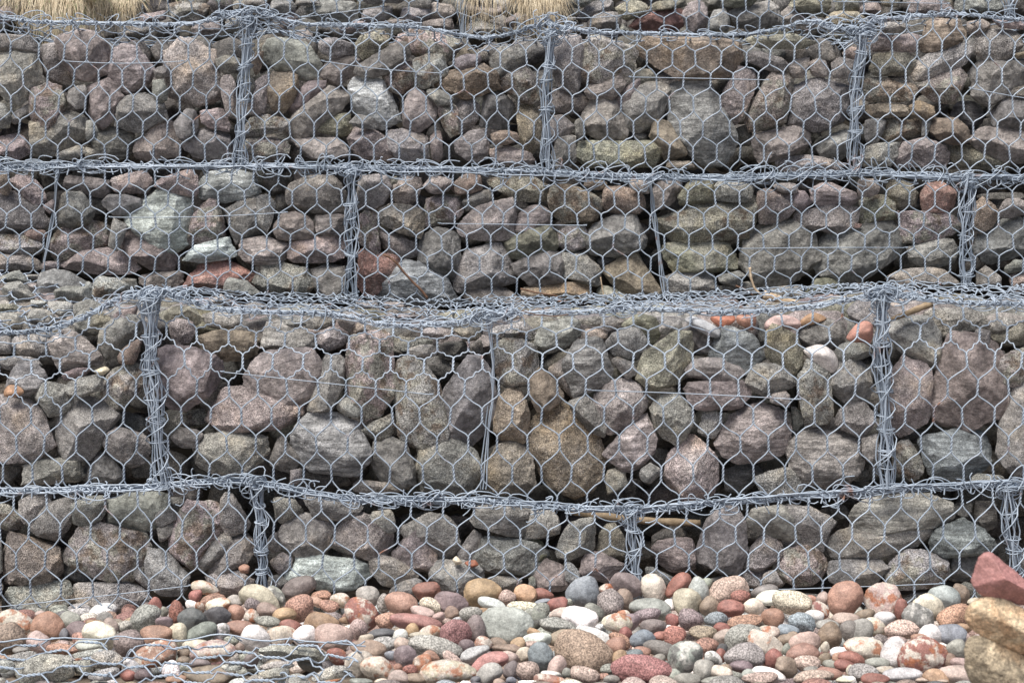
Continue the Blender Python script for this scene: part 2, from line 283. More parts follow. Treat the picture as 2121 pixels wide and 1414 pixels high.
DATA_ROCKS = """@0 0
#0
p 0,60 60,40 110,100 90,180 0,190
g 180,60 330,40 400,110 380,160 200,140
g 1350,70 1450,20 1640,30 1700,80 1640,150 1500,190 1350,150
p 1130,130 1330,90 1350,160 1200,190
g 1000,190 1200,200 1220,270 1100,310 980,280
p 1580,200 1780,180 1800,270 1700,320 1560,290
g 1840,160 1960,130 2000,200 1960,270 1840,250
g 1920,10 2121,0 2121,60 2000,90 1900,70
d 850,330 1000,310 1060,370 960,400 850,380
d 1080,350 1270,330 1290,460 1180,470
p 1290,350 1380,330 1390,420 1300,450
#1
w 0,420 130,400 300,440 330,560 250,760 160,860 70,800 -60,750 -100,500
g -100,280 160,290 320,410 300,440 100,400 -100,410
p 340,360 460,340 540,460 560,560 590,660 550,700 430,660 330,620 330,450
p 450,270 600,245 760,280 830,340 900,430 890,550 820,610 730,660 620,640 540,540 530,440 460,340
p 880,420 1010,370 1130,400 1240,530 1230,650 1160,740 1060,780 960,720 890,640 880,540
p 1330,440 1450,360 1510,320 1600,340 1720,350 1740,500 1780,650 1800,780 1790,860 1680,870 1500,840 1390,800 1370,760 1385,600 1390,520
g 1750,480 1860,450 1950,490 1940,570 1830,600 1760,560
p 1800,640 1890,610 1920,700 1900,850 1920,950 1860,940 1830,830 1800,750
g 1250,560 1380,530 1380,620 1260,640
g 1240,660 1330,650 1370,740 1370,810 1290,840 1240,760
p 270,750 420,670 530,720 545,800 500,960 430,1050 370,1060 280,980 240,880
g 560,740 700,690 710,790 690,880 620,890 550,820
p 710,680 850,645 960,740 1000,800 940,920 900,960 790,1040 720,960 705,840
g 940,920 1000,800 1140,755 1260,810 1360,900 1360,940 1200,1000 1130,1060 1030,1070 940,1010
g 80,950 240,840 260,920 200,970 130,1010
g -60,830 40,870 90,960 80,1030 -60,1050
g 250,1020 370,1060 520,880 620,900 700,970 690,1120 560,1200 470,1260 330,1270 260,1200
p -40,1110 160,1090 240,1160 250,1240 150,1300 60,1270 -40,1240
g 460,1260 680,1180 700,1240 600,1300 500,1300
g 700,980 760,990 800,1070 780,1140 700,1150
g 740,1160 810,1050 960,1040 1080,1110 1080,1200 1050,1290 940,1300 830,1260 760,1220
p 1170,1100 1210,990 1300,930 1390,1010 1470,1170 1430,1270 1300,1310 1190,1310 1100,1280 1100,1180
g 1420,1010 1560,890 1610,960 1600,1080 1510,1160 1450,1110
g 1480,1170 1600,1060 1700,1040 1860,1090 1890,1220 1870,1310 1750,1310 1560,1280 1490,1240
p 1630,920 1820,880 1870,1010 1850,1070 1730,1050 1640,1000
o 690,1200 780,1230 860,1290 700,1310
@500 0
#0
g 0,0 170,0 200,60 120,80 0,70
g 240,0 440,0 430,60 340,120 260,120 240,70
p 350,120 420,85 460,160 430,220 360,250 300,230
g 440,0 640,0 640,20 540,50 450,50
g 530,100 640,20 760,5 900,40 940,90 930,170 780,190 620,185 540,150
g 980,80 1100,50 1220,60 1230,160 1100,185 990,170
g 960,-60 1100,-60 1200,10 1100,40 960,20
g 1110,-60 1330,-60 1330,30 1200,20
p 1150,190 1260,155 1360,170 1350,210 1200,215
g 1300,150 1350,60 1480,70 1540,60 1530,130 1440,190 1360,180
g 1350,-60 1540,-60 1530,65 1400,70
p 1560,20 1700,40 1740,90 1700,150 1560,150 1500,180 1520,120
p 1470,200 1600,155 1720,160 1720,250 1650,240 1500,215
p 1830,40 1900,20 2121,60 2110,150 1960,155 1860,110
g 1830,210 1960,170 2121,200 2121,300 1950,320 1840,270
g 440,260 560,230 580,320 470,330
p 800,190 930,170 1050,190 1000,230 820,280
g 130,260 240,220 230,300 150,350
p 1840,-60 2000,-60 2060,20 1900,20
#1
w 170,440 230,340 360,310 540,350 620,400 650,510 640,620 590,665 480,640 400,590 290,570 190,500
g 630,390 640,310 760,310 920,370 930,430 800,450 740,470 650,430
p 650,570 700,500 800,450 940,470 980,520 900,600 850,660 760,700 700,680 650,620
o 920,460 940,370 1000,290 1130,250 1200,320 1200,380 1060,460 1000,490
p 920,570 980,530 1200,380 1300,350 1370,390 1340,480 1200,600 1100,625 950,600
p 1250,350 1380,240 1560,250 1680,290 1790,400 1740,500 1650,500 1450,480 1370,420
g 1400,480 1500,440 1640,450 1680,520 1650,580 1560,690 1490,720 1420,680 1400,580
p 1150,620 1270,530 1400,500 1440,580 1400,650 1370,750 1280,770 1200,740
s 880,690 950,640 1080,620 1180,680 1240,800 1290,960 1300,1030 1160,1050 1040,1000 930,900 890,780
b 1590,660 1700,600 1850,560 1980,520 2080,600 2100,730 1960,790 1790,800 1690,740
g 1740,480 1820,440 1940,450 1950,500 1850,560 1740,580
b 190,760 250,590 380,590 470,650 400,840 330,920 250,900 220,820
p 60,840 150,610 230,610 180,720 210,830 200,920 110,940
b 80,500 130,420 180,430 160,590 110,610
g 20,650 100,640 110,700 60,800 30,790
p 370,880 420,770 540,660 640,660 680,710 560,800 450,920 390,930
p 360,1060 440,920 700,710 780,700 870,780 860,840 760,920 640,1000 560,1080 430,1135 370,1120
o 620,1010 700,960 860,920 900,1010 860,1080 770,1110 640,1070
g 20,980 200,935 340,950 400,970 350,1060 200,1080 100,1110 30,1090
p 20,1120 200,1125 380,1130 380,1290 200,1310 80,1320 30,1250
p 390,1150 500,1120 740,1120 840,1200 870,1270 700,1300 400,1290
p 860,1130 930,1040 1070,1060 1170,1130 1260,1180 1280,1310 1080,1310 920,1260 880,1190
g 1180,1060 1320,1050 1520,1110 1520,1290 1460,1310 1300,1310 1200,1190
p 1310,930 1390,720 1450,710 1540,800 1600,900 1560,1000 1440,1080 1340,1040
g 880,1000 940,930 1080,960 1100,1050 960,1040
g 1510,750 1600,720 1720,800 1700,850 1620,860 1550,810
p 1600,890 1700,850 1760,870 1720,960 1770,1080 1700,1120 1650,1040 1620,960
g 1720,930 1800,820 1870,800 1940,860 1920,1000 1830,1080 1740,1030
g 1940,900 1970,800 2060,745 2160,790 2210,900 2190,980 2120,1050 1990,1040 1940,980
p 1530,1110 1560,1060 1630,1100 1640,1250 1620,1310 1560,1290
g 1730,1170 1850,1080 1960,1050 2010,1150 2000,1290 1910,1320 1800,1290
b 2030,1100 2121,1060 2230,1070 2260,1130 2180,1180 2060,1180
p 2020,1220 2200,1190 2340,1250 2390,1320 2300,1360 2060,1330
@1040 0
#0
g -60,0 70,0 60,90 0,120
p 20,190 110,110 220,130 230,190 130,220 40,220
g 500,-60 740,-60 740,0 640,70 540,40
g 610,180 700,30 850,0 900,40 860,110 700,180
g 700,220 780,130 920,100 970,170 920,240 800,260
o 930,70 1000,10 1100,0 1190,30 1190,110 1080,160 1000,160
r 1040,240 1120,150 1290,80 1450,70 1480,180 1480,260 1060,265
o 1200,60 1300,10 1480,0 1490,60 1340,70 1220,90
p 1460,130 1510,40 1610,0 1660,80 1670,200 1640,265 1520,260 1480,200
g 1690,170 1730,90 1810,75 1850,180 1840,260 1700,250
d 1640,-40 1780,-40 1760,80 1680,90
o 1790,0 1850,-60 2090,-30 1960,40 1800,65
g 1850,110 1980,50 2180,10 2240,110 2270,200 2100,240 1900,230 1850,170
d 530,140 600,140 620,200 560,200
g 930,230 1000,200 1040,260 930,275
#1
g 400,420 470,300 560,280 640,300 670,340 640,430 590,500 600,640 620,760 520,730 430,690 400,600
g 640,500 690,310 760,290 860,330 1040,380 1090,440 1080,540 1000,600 860,640 720,710 640,680 625,600
b 1100,600 1130,430 1110,330 1280,300 1600,310 1800,330 1940,380 1950,470 1860,600 1700,650 1500,650 1290,640
g -100,480 0,380 150,400 210,440 200,500 100,540 0,620 -80,560
p 0,640 60,560 200,520 260,570 330,700 330,860 230,840 110,780 20,740 -30,680
b 120,880 200,850 300,890 320,1000 310,1180 220,1250 160,1190 140,1030
p 680,740 780,680 960,610 1010,660 960,740 900,810 830,790 720,800
g 410,720 560,760 680,780 720,840 650,930 540,930 440,900
p 640,960 700,850 790,730 860,740 920,840 980,950 990,1060 1020,1130 900,1140 760,1130 680,1080
p 910,800 1000,700 1080,640 1130,650 1120,700 1000,820 960,900 920,860
g 970,880 1050,760 1200,670 1310,680 1380,740 1310,830 1290,970 1200,1060 1110,1080 1010,1040 980,960
d 1060,1090 1170,1080 1180,1150 1080,1150
g 1340,830 1450,630 1500,630 1700,690 1800,850 1850,950 1910,1120 1900,1220 1800,1320 1720,1360 1580,1290 1460,1120 1370,960
b 1200,1060 1300,960 1380,1000 1500,1150 1510,1240 1430,1300 1350,1290 1300,1160
o 580,1210 640,1150 900,1145 1240,1145 1310,1160 1310,1260 1220,1360 900,1360 700,1360 600,1300
g 410,1240 460,1160 560,1100 600,1130 570,1220 600,1320 540,1370 420,1370
p 400,940 520,940 590,1030 500,1110 430,1160 390,1080
g 590,1000 640,970 680,1080 640,1150 600,1100
b 1340,1310 1540,1310 1560,1370 1350,1365
p 1770,800 1880,630 1930,545 2050,590 2060,700 1990,880 1900,1010 1830,950 1790,870
d 1900,1050 2000,1010 2040,1130 2000,1190 1930,1150
@1580 0
#0
p 150,100 230,40 330,90 420,170 400,240 250,260 160,190
o 220,-40 560,-40 550,60 490,140 380,110 250,40
o 590,-40 780,-40 790,70 740,95 610,80
o 510,150 600,90 780,100 860,170 820,220 600,210
p 790,40 960,20 960,110 870,120 800,90
o 960,-40 1120,-40 1100,60 990,50
p 1170,0 1490,20 1550,70 1540,110 1400,110 1240,115 1180,60
g 1570,30 1640,-40 1940,-40 1950,80 1880,100 1720,105 1590,90
b 460,380 540,360 560,380 500,410
o 500,240 700,210 790,280 700,330 560,350
#1
p -140,950 0,690 90,600 160,550 250,600 215,790 150,1030 10,1070 -110,1050
p -90,1110 150,1050 310,1020 390,1180 340,1250 0,1330 -50,1280
g -140,470 -90,420 0,420 130,470 220,540 80,590 0,520
o -150,340 0,290 250,280 430,340 380,400 0,400
g 220,700 260,640 330,650 500,640 700,640 730,720 720,900 700,1000 600,1070 500,1060 340,1010 240,1010 220,900
p 200,540 300,480 380,470 360,560 330,640 230,640
g 370,520 440,480 510,500 540,580 500,630 400,620
g 560,530 640,470 740,500 750,600 700,640 580,640
p 650,440 740,380 800,420 780,500 720,480
g 440,1190 500,1130 670,1060 710,1100 720,1240 600,1320 500,1280
p 100,1340 250,1290 410,1260 560,1300 680,1350 680,1400 100,1400
g 930,200 1010,170 1170,180 1200,220 1160,260 1030,270 950,240
p 880,310 960,270 1050,300 1030,420 890,420
p 1050,300 1200,270 1270,290 1240,420 1070,420
b 1280,360 1330,190 1400,165 1600,160 1650,260 1600,360 1480,380 1360,430 1290,420
p 1660,180 1780,160 1850,210 1740,290 1680,290
p 1880,170 2121,150 2121,240 1950,230
g 1740,310 1850,250 2050,240 2110,330 2070,400 1950,500 1840,530 1740,460 1720,390
o 880,560 900,440 1020,430 1180,430 1240,490 1200,560 1190,610 1060,620 930,610
w 1210,600 1230,510 1360,430 1500,370 1640,360 1700,410 1680,490 1560,560 1430,620 1290,660 1220,640
b 820,740 860,640 960,630 1100,650 1240,700 1250,780 1150,830 980,830 830,830
p 1260,690 1440,650 1600,560 1670,560 1670,680 1600,820 1550,840 1400,820 1300,760
g 1690,580 1780,490 2060,470 2200,540 2200,640 1990,700 1900,800 1780,850 1710,760
g 1940,760 2000,700 2180,690 2200,800 2000,800
g 1870,900 1950,800 2200,810 2200,1040 2050,1050 1880,1020
b 840,860 980,840 1130,860 1180,890 1140,950 1000,960 860,960
b 1190,870 1260,820 1330,850 1410,890 1410,960 1290,970 1210,930
d 1540,920 1600,830 1700,830 1780,900 1790,980 1730,1050 1620,1030 1560,980
g 820,1130 840,980 960,960 1000,1000 960,1100 920,1170 830,1170
b 970,1090 1010,970 1250,970 1300,1000 1270,1100 1100,1150 980,1150
g 1300,980 1370,980 1340,1080 1290,1110
b 1350,1080 1370,990 1450,960 1560,980 1640,1070 1700,1090 1690,1150 1560,1180 1450,1150
g 800,1290 850,1200 1000,1160 1120,1160 1090,1230 1010,1350 820,1350
p 1060,1280 1150,1160 1300,1120 1390,1150 1520,1230 1520,1290 1440,1360 1070,1360
o 1510,1250 1600,1170 1700,1200 1860,1290 1990,1330 1990,1390 1600,1360
p 1690,1150 1720,1080 1800,1030 1960,1040 2180,1100 2200,1250 2180,1330 1950,1290 1760,1210
b 2030,440 2120,420 2150,460 2060,480
@0 340
#2
b -40,60 60,80 90,180 60,250 -40,230
p 70,150 160,90 250,90 350,180 370,230 370,320 300,345 220,300 150,240
g -40,230 60,210 150,280 250,340 350,370 400,470 390,510 280,530 150,560 -40,560 -80,400
p 370,330 440,290 440,370 400,400 350,350
r 180,570 250,530 370,540 380,600 340,640 240,600
g -60,570 100,575 230,590 340,660 350,710 280,740 150,740 -60,700
p -60,750 60,730 250,740 330,800 320,860 -60,860
g 520,180 550,100 700,95 860,110 890,180 870,250 800,270 680,220 580,210
g 470,400 500,250 540,220 690,230 760,350 770,450 680,490 550,520 480,500
p 400,650 450,540 560,510 700,480 810,460 860,520 880,600 860,640 700,690 560,740 470,780 410,720
p 360,790 480,790 490,860 350,860
p 500,800 520,740 700,700 850,680 930,730 1100,790 1120,850 1000,890 800,900 600,860 510,840
p 910,200 930,120 1080,70 1180,60 1230,130 1240,230 1120,240 980,230
g 830,310 870,250 1010,250 1150,290 1130,330 1020,400 900,420 840,360
g 880,640 920,440 1000,440 1030,500 990,620 940,700 880,690
p 990,660 1010,560 1080,520 1200,640 1320,750 1450,770 1420,850 1330,870 1200,850 1100,780 1010,720
s 1020,400 1120,350 1300,200 1400,230 1550,290 1560,400 1520,560 1470,720 1440,760 1370,750 1230,640 1140,540 1080,470 1030,430
p 1260,150 1440,90 1560,50 1600,100 1610,230 1590,260 1440,240 1310,180
s 1610,230 1640,170 1760,60 1900,40 2060,90 2121,160 2100,230 1980,280 1850,310 1740,270 1640,280
p 1530,600 1560,440 1600,350 1680,280 1740,300 1780,420 1820,600 1700,650 1550,670
g 1820,330 2000,280 2121,260 2200,250 2220,330 2160,540 2090,600 1920,650 1870,570 1830,450
s 1490,720 1560,670 1750,640 1860,590 1910,700 1900,760 1720,780 1560,800 1500,780
p 1940,670 1980,620 2121,590 2200,600 2330,650 2320,790 2180,830 2000,820 1960,770
r 1510,1020 1570,850 1680,810 1830,780 1960,830 2080,900 2080,1000 1900,1040
p 1130,920 1250,880 1480,870 1490,1040 1270,1040 1150,980
g 930,920 1100,940 1120,1010 950,1000
@540 340
#2
d 10,110 70,60 170,80 210,200 190,230 90,260 40,200
g -30,260 60,250 120,310 90,420 20,560 -30,540
d 120,270 200,240 220,330 150,440 80,560 30,560 90,430
p 210,230 250,160 420,90 560,100 660,200 700,380 560,390 430,400 280,380 230,300
p 110,570 140,480 190,400 280,395 410,390 430,570 400,600 210,620 120,600
g 440,500 460,420 570,410 700,410 700,540 640,580 480,580
p 220,680 250,620 400,600 500,570 640,560 700,640 700,780 560,800 380,800 260,790
g -50,840 150,800 380,850 420,980 400,1090 200,1080 -50,1060
g 410,870 560,820 680,830 700,1000 680,1090 420,1090
g 790,150 820,90 1040,90 1060,170 1030,270 990,320 920,360 800,370 780,300
g 1060,100 1120,100 1110,150 1060,170
p 1050,250 1110,150 1200,90 1300,110 1310,200 1260,320 1150,330 1070,300
g 940,400 990,330 1100,320 1320,370 1330,480 1270,600 1130,560 980,500
p 790,560 800,400 900,380 920,500 970,650 940,730 850,700 800,640
p 970,620 980,540 1060,570 1200,590 1270,650 1280,760 1160,750 1050,740 1000,700
r 790,740 800,700 900,750 1100,780 1130,840 1060,920 960,1020 900,1080 790,1080
x 950,1060 1010,960 1130,860 1200,780 1300,850 1500,980 1620,1120 1600,1160 1300,1160 980,1120
p 1330,140 1400,100 1550,110 1570,170 1500,240 1400,240 1340,220
r 1560,230 1620,140 1740,80 1790,110 1800,210 1720,240 1600,250
p 1320,450 1340,290 1500,245 1600,260 1640,340 1610,440 1500,490 1350,510
g 1290,700 1300,610 1440,510 1560,510 1630,590 1620,760 1560,950 1510,960 1400,870 1290,790
g 1640,290 1760,220 1850,210 1890,290 1760,340 1660,380
p 1600,570 1610,470 1720,370 1860,310 2030,280 2060,330 2070,600 1950,620 1830,620 1700,620
o 1850,160 1920,100 2130,110 2230,130 2340,200 2290,290 2200,310 2060,300 1930,220
o 1990,690 2010,640 2100,560 2230,490 2330,530 2420,620 2360,700 2230,740 2121,770 2020,770
g 1560,1010 1640,820 1660,710 1720,640 1950,660 2060,850 2080,960 1900,990 1740,1050 1620,1050
p 1640,1130 1780,1030 1950,990 2100,1000 2121,1140
g 2060,810 2130,770 2330,730 2400,700 2460,760 2440,930 2400,990 2200,960 2080,870
p 2060,470 2080,400 2220,330 2330,360 2370,460 2320,500 2180,520 2060,560
@1080 340
#2
b 230,290 250,190 330,160 510,200 600,250 650,310 620,430 480,480 320,490 240,410
b 510,170 520,130 690,140 640,200 580,210
b 670,230 700,180 800,190 950,230 1010,330 1000,390 860,420 700,380 660,350
p 880,190 900,130 1030,140 1040,240 970,240
p 1050,290 1080,170 1160,120 1300,120 1300,230 1200,350 1100,370
o 1270,280 1320,180 1410,120 1560,150 1570,310 1420,330 1280,340
g 1570,180 1630,140 1870,160 1890,230 1880,310 1730,310 1580,290
g 530,660 580,500 740,420 920,400 1000,470 1030,610 1020,650 880,700 700,745 600,730
g 300,580 420,490 510,500 540,570 530,700 460,720 380,690 310,620
o 1090,440 1130,380 1420,330 1700,320 1880,330 1920,470 1860,540 1700,590 1480,600 1330,630 1220,650 1140,590
o 1140,740 1180,670 1440,630 1670,610 1740,680 1750,780 1680,860 1600,880 1440,810 1290,820 1170,860
g 1150,920 1300,860 1440,840 1590,910 1600,1000 1540,1060 1300,1080 1180,1070
b 670,890 700,830 860,730 930,700 1000,790 1080,920 1140,1050 1110,1110 960,1090 870,1050 760,1000
g 330,900 330,720 480,720 560,790 650,860 650,950 590,990 460,960 370,930
b 20,1120 20,990 100,980 350,960 420,960 580,990 580,1110 300,1110
o 610,1060 720,990 880,1060 930,1100 900,1130 650,1130
g 1780,830 1830,740 1840,580 1980,500 2100,440 2260,430 2360,530 2400,660 2420,850 2400,890 2230,960 2060,1000 1950,1010 1870,900
p 1910,300 1930,230 1980,200 2060,220 2180,260 2270,370 2200,430 2030,480 1940,490 1910,400
g 1600,920 1780,870 1830,900 1760,1000 1640,960
g 1600,1000 1750,990 1880,950 1930,1010 1900,1070 1600,1070
d 610,760 760,760 700,850 650,850
@1581 340
#2
g 80,180 180,150 280,170 270,240 200,230 110,220
p 230,280 270,220 340,220 400,310 390,370 280,380
d 280,160 370,160 390,200 340,230 280,190
p 380,220 480,160 600,150 700,200 770,290 770,340 650,340 560,320 440,350 410,300
p 770,120 950,130 950,230 870,270 790,260
o 1000,180 1080,130 1180,140 1250,240 1240,350 1120,370 1020,260
r 1280,240 1330,160 1450,150 1550,220 1560,350 1490,400 1300,390 1280,320
g 260,420 330,390 450,370 560,330 770,340 780,400 720,510 560,570 440,530 350,490
o 790,290 880,250 1010,250 1090,330 1100,420 1080,460 900,480 800,490
g 420,650 470,580 680,570 880,490 1060,470 1120,530 1150,660 1130,760 1050,850 900,960 760,980 660,960 570,870 450,850 420,770
p 1100,390 1200,380 1340,400 1490,410 1590,430 1610,490 1500,570 1300,620 1150,640 1120,500
w 1180,680 1270,640 1420,600 1580,620 1610,700 1560,790 1400,830 1260,840 1190,780
p 1010,950 1100,880 1180,850 1360,840 1540,890 1580,960 1560,1000 1100,990
o 340,1060 440,930 560,930 680,980 660,1030 520,1080 340,1100
g 40,1020 170,990 300,990 320,1090 200,1100
b 1700,400 1720,290 1850,270 1920,400 1900,450 1840,520 1760,560 1710,500
p 1920,350 1980,280 2121,280 2160,400 2000,440 1930,440
g 1710,680 1770,570 1960,470 2121,430 2200,560 2180,730 2060,760 1850,810 1730,780
g 1740,880 1800,830 1930,930 1930,990 1840,1010 1740,990
g 1970,850 2060,780 2180,780 2180,840 2000,890
p 2000,910 2090,870 2180,870 2180,1040 2010,1020
r 740,480 800,490 780,520 730,520
b 720,970 860,960 880,1000 700,1010
d 1760,240 1900,240 2121,230 2121,290 1900,290
@0 550
#L
g -60,130 80,60 150,40 200,90 230,150 100,150
g 20,190 60,150 200,130 270,240 250,270 150,300 20,230
g 200,80 330,70 320,120 240,120
g 310,150 350,60 430,30 560,50 690,80 690,160 550,190 500,230 400,270 290,220
p 220,140 300,140 290,200 240,170
g 450,250 540,170 700,180 740,250 700,290 540,290
g 750,160 800,90 950,110 1050,170 1010,240 870,270 750,270
g 690,130 750,130 760,200 700,190
o -50,310 130,310 150,380 -50,390
g 250,280 380,300 310,350 260,350
g 390,290 570,290 590,380 510,430 430,370
g 600,320 740,280 870,330 750,400 620,420
g 230,420 260,350 380,360 450,420 430,480 330,480 250,460
g -50,380 110,380 180,440 150,510 -50,520
g 1700,280 1800,230 1880,300 1860,360 1740,340
g 1820,200 1860,100 2000,130 2121,230 2000,260 1880,240
g 1920,340 2060,300 2180,340 2180,390 1980,390
#3
g 600,440 680,370 800,370 890,430 790,560 720,570 640,540
b 370,540 420,480 470,540 460,600 390,590
p 390,600 520,530 600,540 700,640 830,800 800,830 700,800 560,850 480,850 430,720
g 100,590 200,570 290,620 380,700 300,740 150,740 80,670
g -60,560 90,600 100,720 -60,720
g -60,740 150,740 330,760 300,840 100,860 -60,810
g 810,530 900,450 960,480 1010,400 1150,480 1060,590 960,700 860,760 800,640
p 920,400 1000,330 1110,330 1090,400 1000,470 930,440
r 960,730 1010,660 1150,600 1130,700 1090,790 960,800
g 130,800 240,780 340,860 380,960 280,1020 150,1070 50,980 90,880
k 30,1030 60,970 140,975 190,1030 130,1070 30,1070
p 510,890 640,830 740,840 660,910 560,930
c 760,860 850,820 890,850 830,890
g 550,950 700,900 840,880 830,1000 700,1040 590,1070 540,1000
g 830,960 900,860 1000,800 1100,800 1180,850 1190,930 1090,1000 980,1170 900,1120 830,1030
g 280,1020 380,950 520,960 580,1090 500,1210 400,1230 300,1110
g -80,1070 150,1070 290,1120 380,1280 440,1400 440,1500 300,1570 60,1600 -80,1500
g 460,1350 490,1200 580,1090 700,1070 900,1130 960,1190 870,1290 800,1440 700,1560 560,1560 490,1500
g 820,1340 900,1310 1080,1350 1230,1420 1200,1580 1050,1630 900,1560 830,1450
d 960,1240 1040,1200 1150,1240 1200,1350 1080,1340 980,1310
o 1340,400 1430,330 1560,340 1650,430 1600,490 1420,500
p 1370,460 1450,430 1570,460 1590,540 1530,630 1440,650 1380,570
g 1650,420 1760,370 1900,410 1950,480 1880,520 1720,510
b 1590,590 1700,540 1830,520 2000,520 2110,600 2090,720 1950,780 1800,770 1700,700 1590,650
p 1290,690 1340,650 1500,660 1760,750 1780,900 1700,1030 1520,1170 1380,1130 1300,1040
d 1540,1180 1660,1160 1700,1290 1590,1320 1400,1290 1450,1200
p 1680,1200 1720,1080 1850,990 2040,1000 2230,1090 2480,1150 2480,1220 2360,1290 2100,1340 1830,1360 1700,1300
g 1420,1320 1600,1340 1650,1380 1600,1480 1450,1480 1390,1400
g 1640,1400 1700,1350 2100,1350 2180,1400 2140,1600 2000,1700 1750,1690 1560,1620 1560,1500
@540 640
#L
g 1000,60 1100,30 1300,60 1300,100 1000,100
o 1440,60 1500,10 1700,10 1780,60 1700,110 1450,100
g 780,-60 960,-70 960,-10 820,0
g 1000,-60 1180,-60 1180,0 1020,0
g 560,30 700,20 860,50 800,80 600,60
#3
g 10,200 30,110 150,100 230,160 380,170 450,270 430,320 300,330 100,340 10,300
g 160,60 350,60 370,130 280,150 190,110
g 370,90 480,60 600,70 610,120 480,170 400,150
g 460,290 470,200 560,150 640,160 700,210 700,290 600,350 540,350
g 620,80 700,60 760,100 720,190 650,150
b 720,180 790,110 880,110 900,180 800,210 730,230
p 690,400 730,240 830,200 1000,200 1080,260 1090,500 1090,700 1000,840 820,880 720,820 690,560
p 0,600 30,400 100,340 330,320 480,340 540,430 520,550 440,620 430,700 330,770 150,770 50,720 -100,690 -130,560
g 380,790 420,700 530,560 540,400 600,380 680,460 670,640 560,830 400,840
g 620,800 640,730 700,720 820,830 800,890 700,860
d 930,160 1000,140 1070,180 1050,220 940,200
d 1090,160 1300,150 1300,220 1180,250 1090,220
g 1310,220 1370,160 1550,150 1570,210 1500,250 1430,240
d 1080,230 1160,240 1290,230 1420,260 1400,290 1200,330 1120,400
g 1180,340 1300,300 1400,290 1430,370 1320,400 1230,380
g 1570,160 1750,140 1790,200 1740,260 1650,260
d 1440,290 1660,260 1700,320 1660,400 1550,420 1480,400
d 1340,410 1450,390 1560,440 1540,560 1470,580 1400,520
g 1110,500 1130,420 1200,370 1320,400 1420,500 1460,580 1480,750 1540,900 1500,1030 1400,1130 1320,1170 1200,1130 1150,980 1110,750 1090,600
g 1470,700 1560,440 1650,390 1780,390 1880,470 1910,600 1910,760 1860,920 1780,1080 1680,1110 1560,1030 1490,880
g 240,1010 270,900 380,850 540,840 700,870 800,920 830,1020 900,1200 890,1330 770,1360 600,1340 400,1310 330,1230 250,1120
g 70,1190 160,1010 220,1120 320,1260 260,1330 160,1310 90,1270
g 820,950 1000,880 1050,860 1100,980 1040,1080 930,1080 830,1010
g 930,1100 1080,1050 1180,1090 1250,1280 1260,1414 1100,1450 950,1400 900,1280
g 1270,1300 1300,1190 1420,1050 1500,1020 1620,1070 1760,1170 1800,1290 1760,1450 1650,1520 1400,1520 1280,1450
b 1900,1000 1890,900 1930,700 2010,650 2100,670 2150,780 2190,900 2100,1060 1960,1080
o 1830,1400 1840,1300 1920,1120 2050,1060 2121,1080 2200,1250 2240,1414 2200,1480 2000,1500 1880,1480
g 1900,300 1960,250 2120,250 2240,300 2260,480 2200,590 2100,600 1960,640 1930,560 1920,420
g 1860,180 2000,120 2121,100 2230,180 2240,250 2100,260 1950,250
d 1700,310 1790,250 1810,380 1720,390
@1080 640
#3
g 130,180 190,110 420,70 480,100 470,200 400,260 320,340 200,360 140,330 110,250
g 470,80 600,60 700,60 650,130 560,140 500,130
g 650,110 740,60 820,100 790,150 700,160
p 470,210 560,150 700,170 700,220 640,250 520,240
g 680,260 740,190 850,150 960,150 1010,240 1000,330 920,420 800,380 700,310
o 820,120 900,50 1000,40 1120,90 1100,160 1130,230 1090,280 1020,210
g 1120,150 1200,90 1300,80 1300,170 1200,210 1130,200
S 1330,80 1420,60 1540,110 1620,170 1600,230 1500,200
R 1540,60 1740,50 1740,90 1640,150 1580,120
Q 1750,50 1900,40 1910,110 1880,170 1760,120
g 1310,180 1400,110 1500,120 1560,200 1560,290 1500,380 1410,380 1380,280
o 940,470 1000,350 1080,290 1240,180 1380,190 1400,300 1340,420 1320,640 1130,650 980,610 930,560
x 1540,370 1590,220 1680,130 1830,150 1920,230 1980,380 1900,450 1820,530 1720,490 1560,420
g 1830,590 1860,460 1920,440 2060,450 2180,500 2240,560 2230,620 2100,680 1980,710 1900,710
p 1340,500 1400,410 1500,390 1640,440 1800,540 1800,570 1640,580 1480,590 1350,560
p 1320,660 1370,600 1640,570 1830,580 1870,660 1800,790 1640,820 1440,820 1350,740
g 340,430 440,290 560,240 680,290 740,400 710,560 600,640 440,730 380,640 350,540
g 220,460 340,400 380,580 420,730 340,640 250,540
g 740,430 800,400 920,450 940,530 860,570 800,500
d 720,500 810,480 830,560 700,640
b 60,640 150,480 200,560 320,680 340,740 200,840 120,830 80,730
p 560,780 620,680 880,570 960,660 1020,790 1010,860 920,960 800,1020 680,1000 600,870
g 390,780 560,700 600,870 690,950 660,1040 560,1000 450,870
b 30,1030 60,940 180,850 250,760 350,740 420,830 500,980 620,1060 690,1200 650,1340 560,1450 380,1530 200,1400 80,1230
g 1060,750 1180,690 1300,720 1420,860 1410,970 1280,1110 1150,1030 1090,950
p 680,1120 750,1050 930,980 1020,850 1060,940 1100,1050 1080,1150 1000,1260 880,1330 780,1280 730,1210
g 1440,990 1480,850 1560,820 1640,860 1640,940 1560,1050 1480,1020
p 1180,1240 1240,1120 1350,1040 1480,1050 1560,1100 1600,1250 1600,1400 1540,1530 1380,1560 1200,1540 1160,1400
p 1560,1100 1700,870 1900,760 2030,760 2200,850 2180,1130 2110,1180 1900,1230 1760,1240 1640,1190
d 1100,1140 1200,1150 1180,1280 1040,1230
g 970,1300 1050,1250 1140,1310 1060,1420 960,1380
g 680,1370 720,1290 820,1300 860,1414 700,1500
d 1650,1310 1780,1250 1960,1280 1900,1400 1800,1500 1660,1480
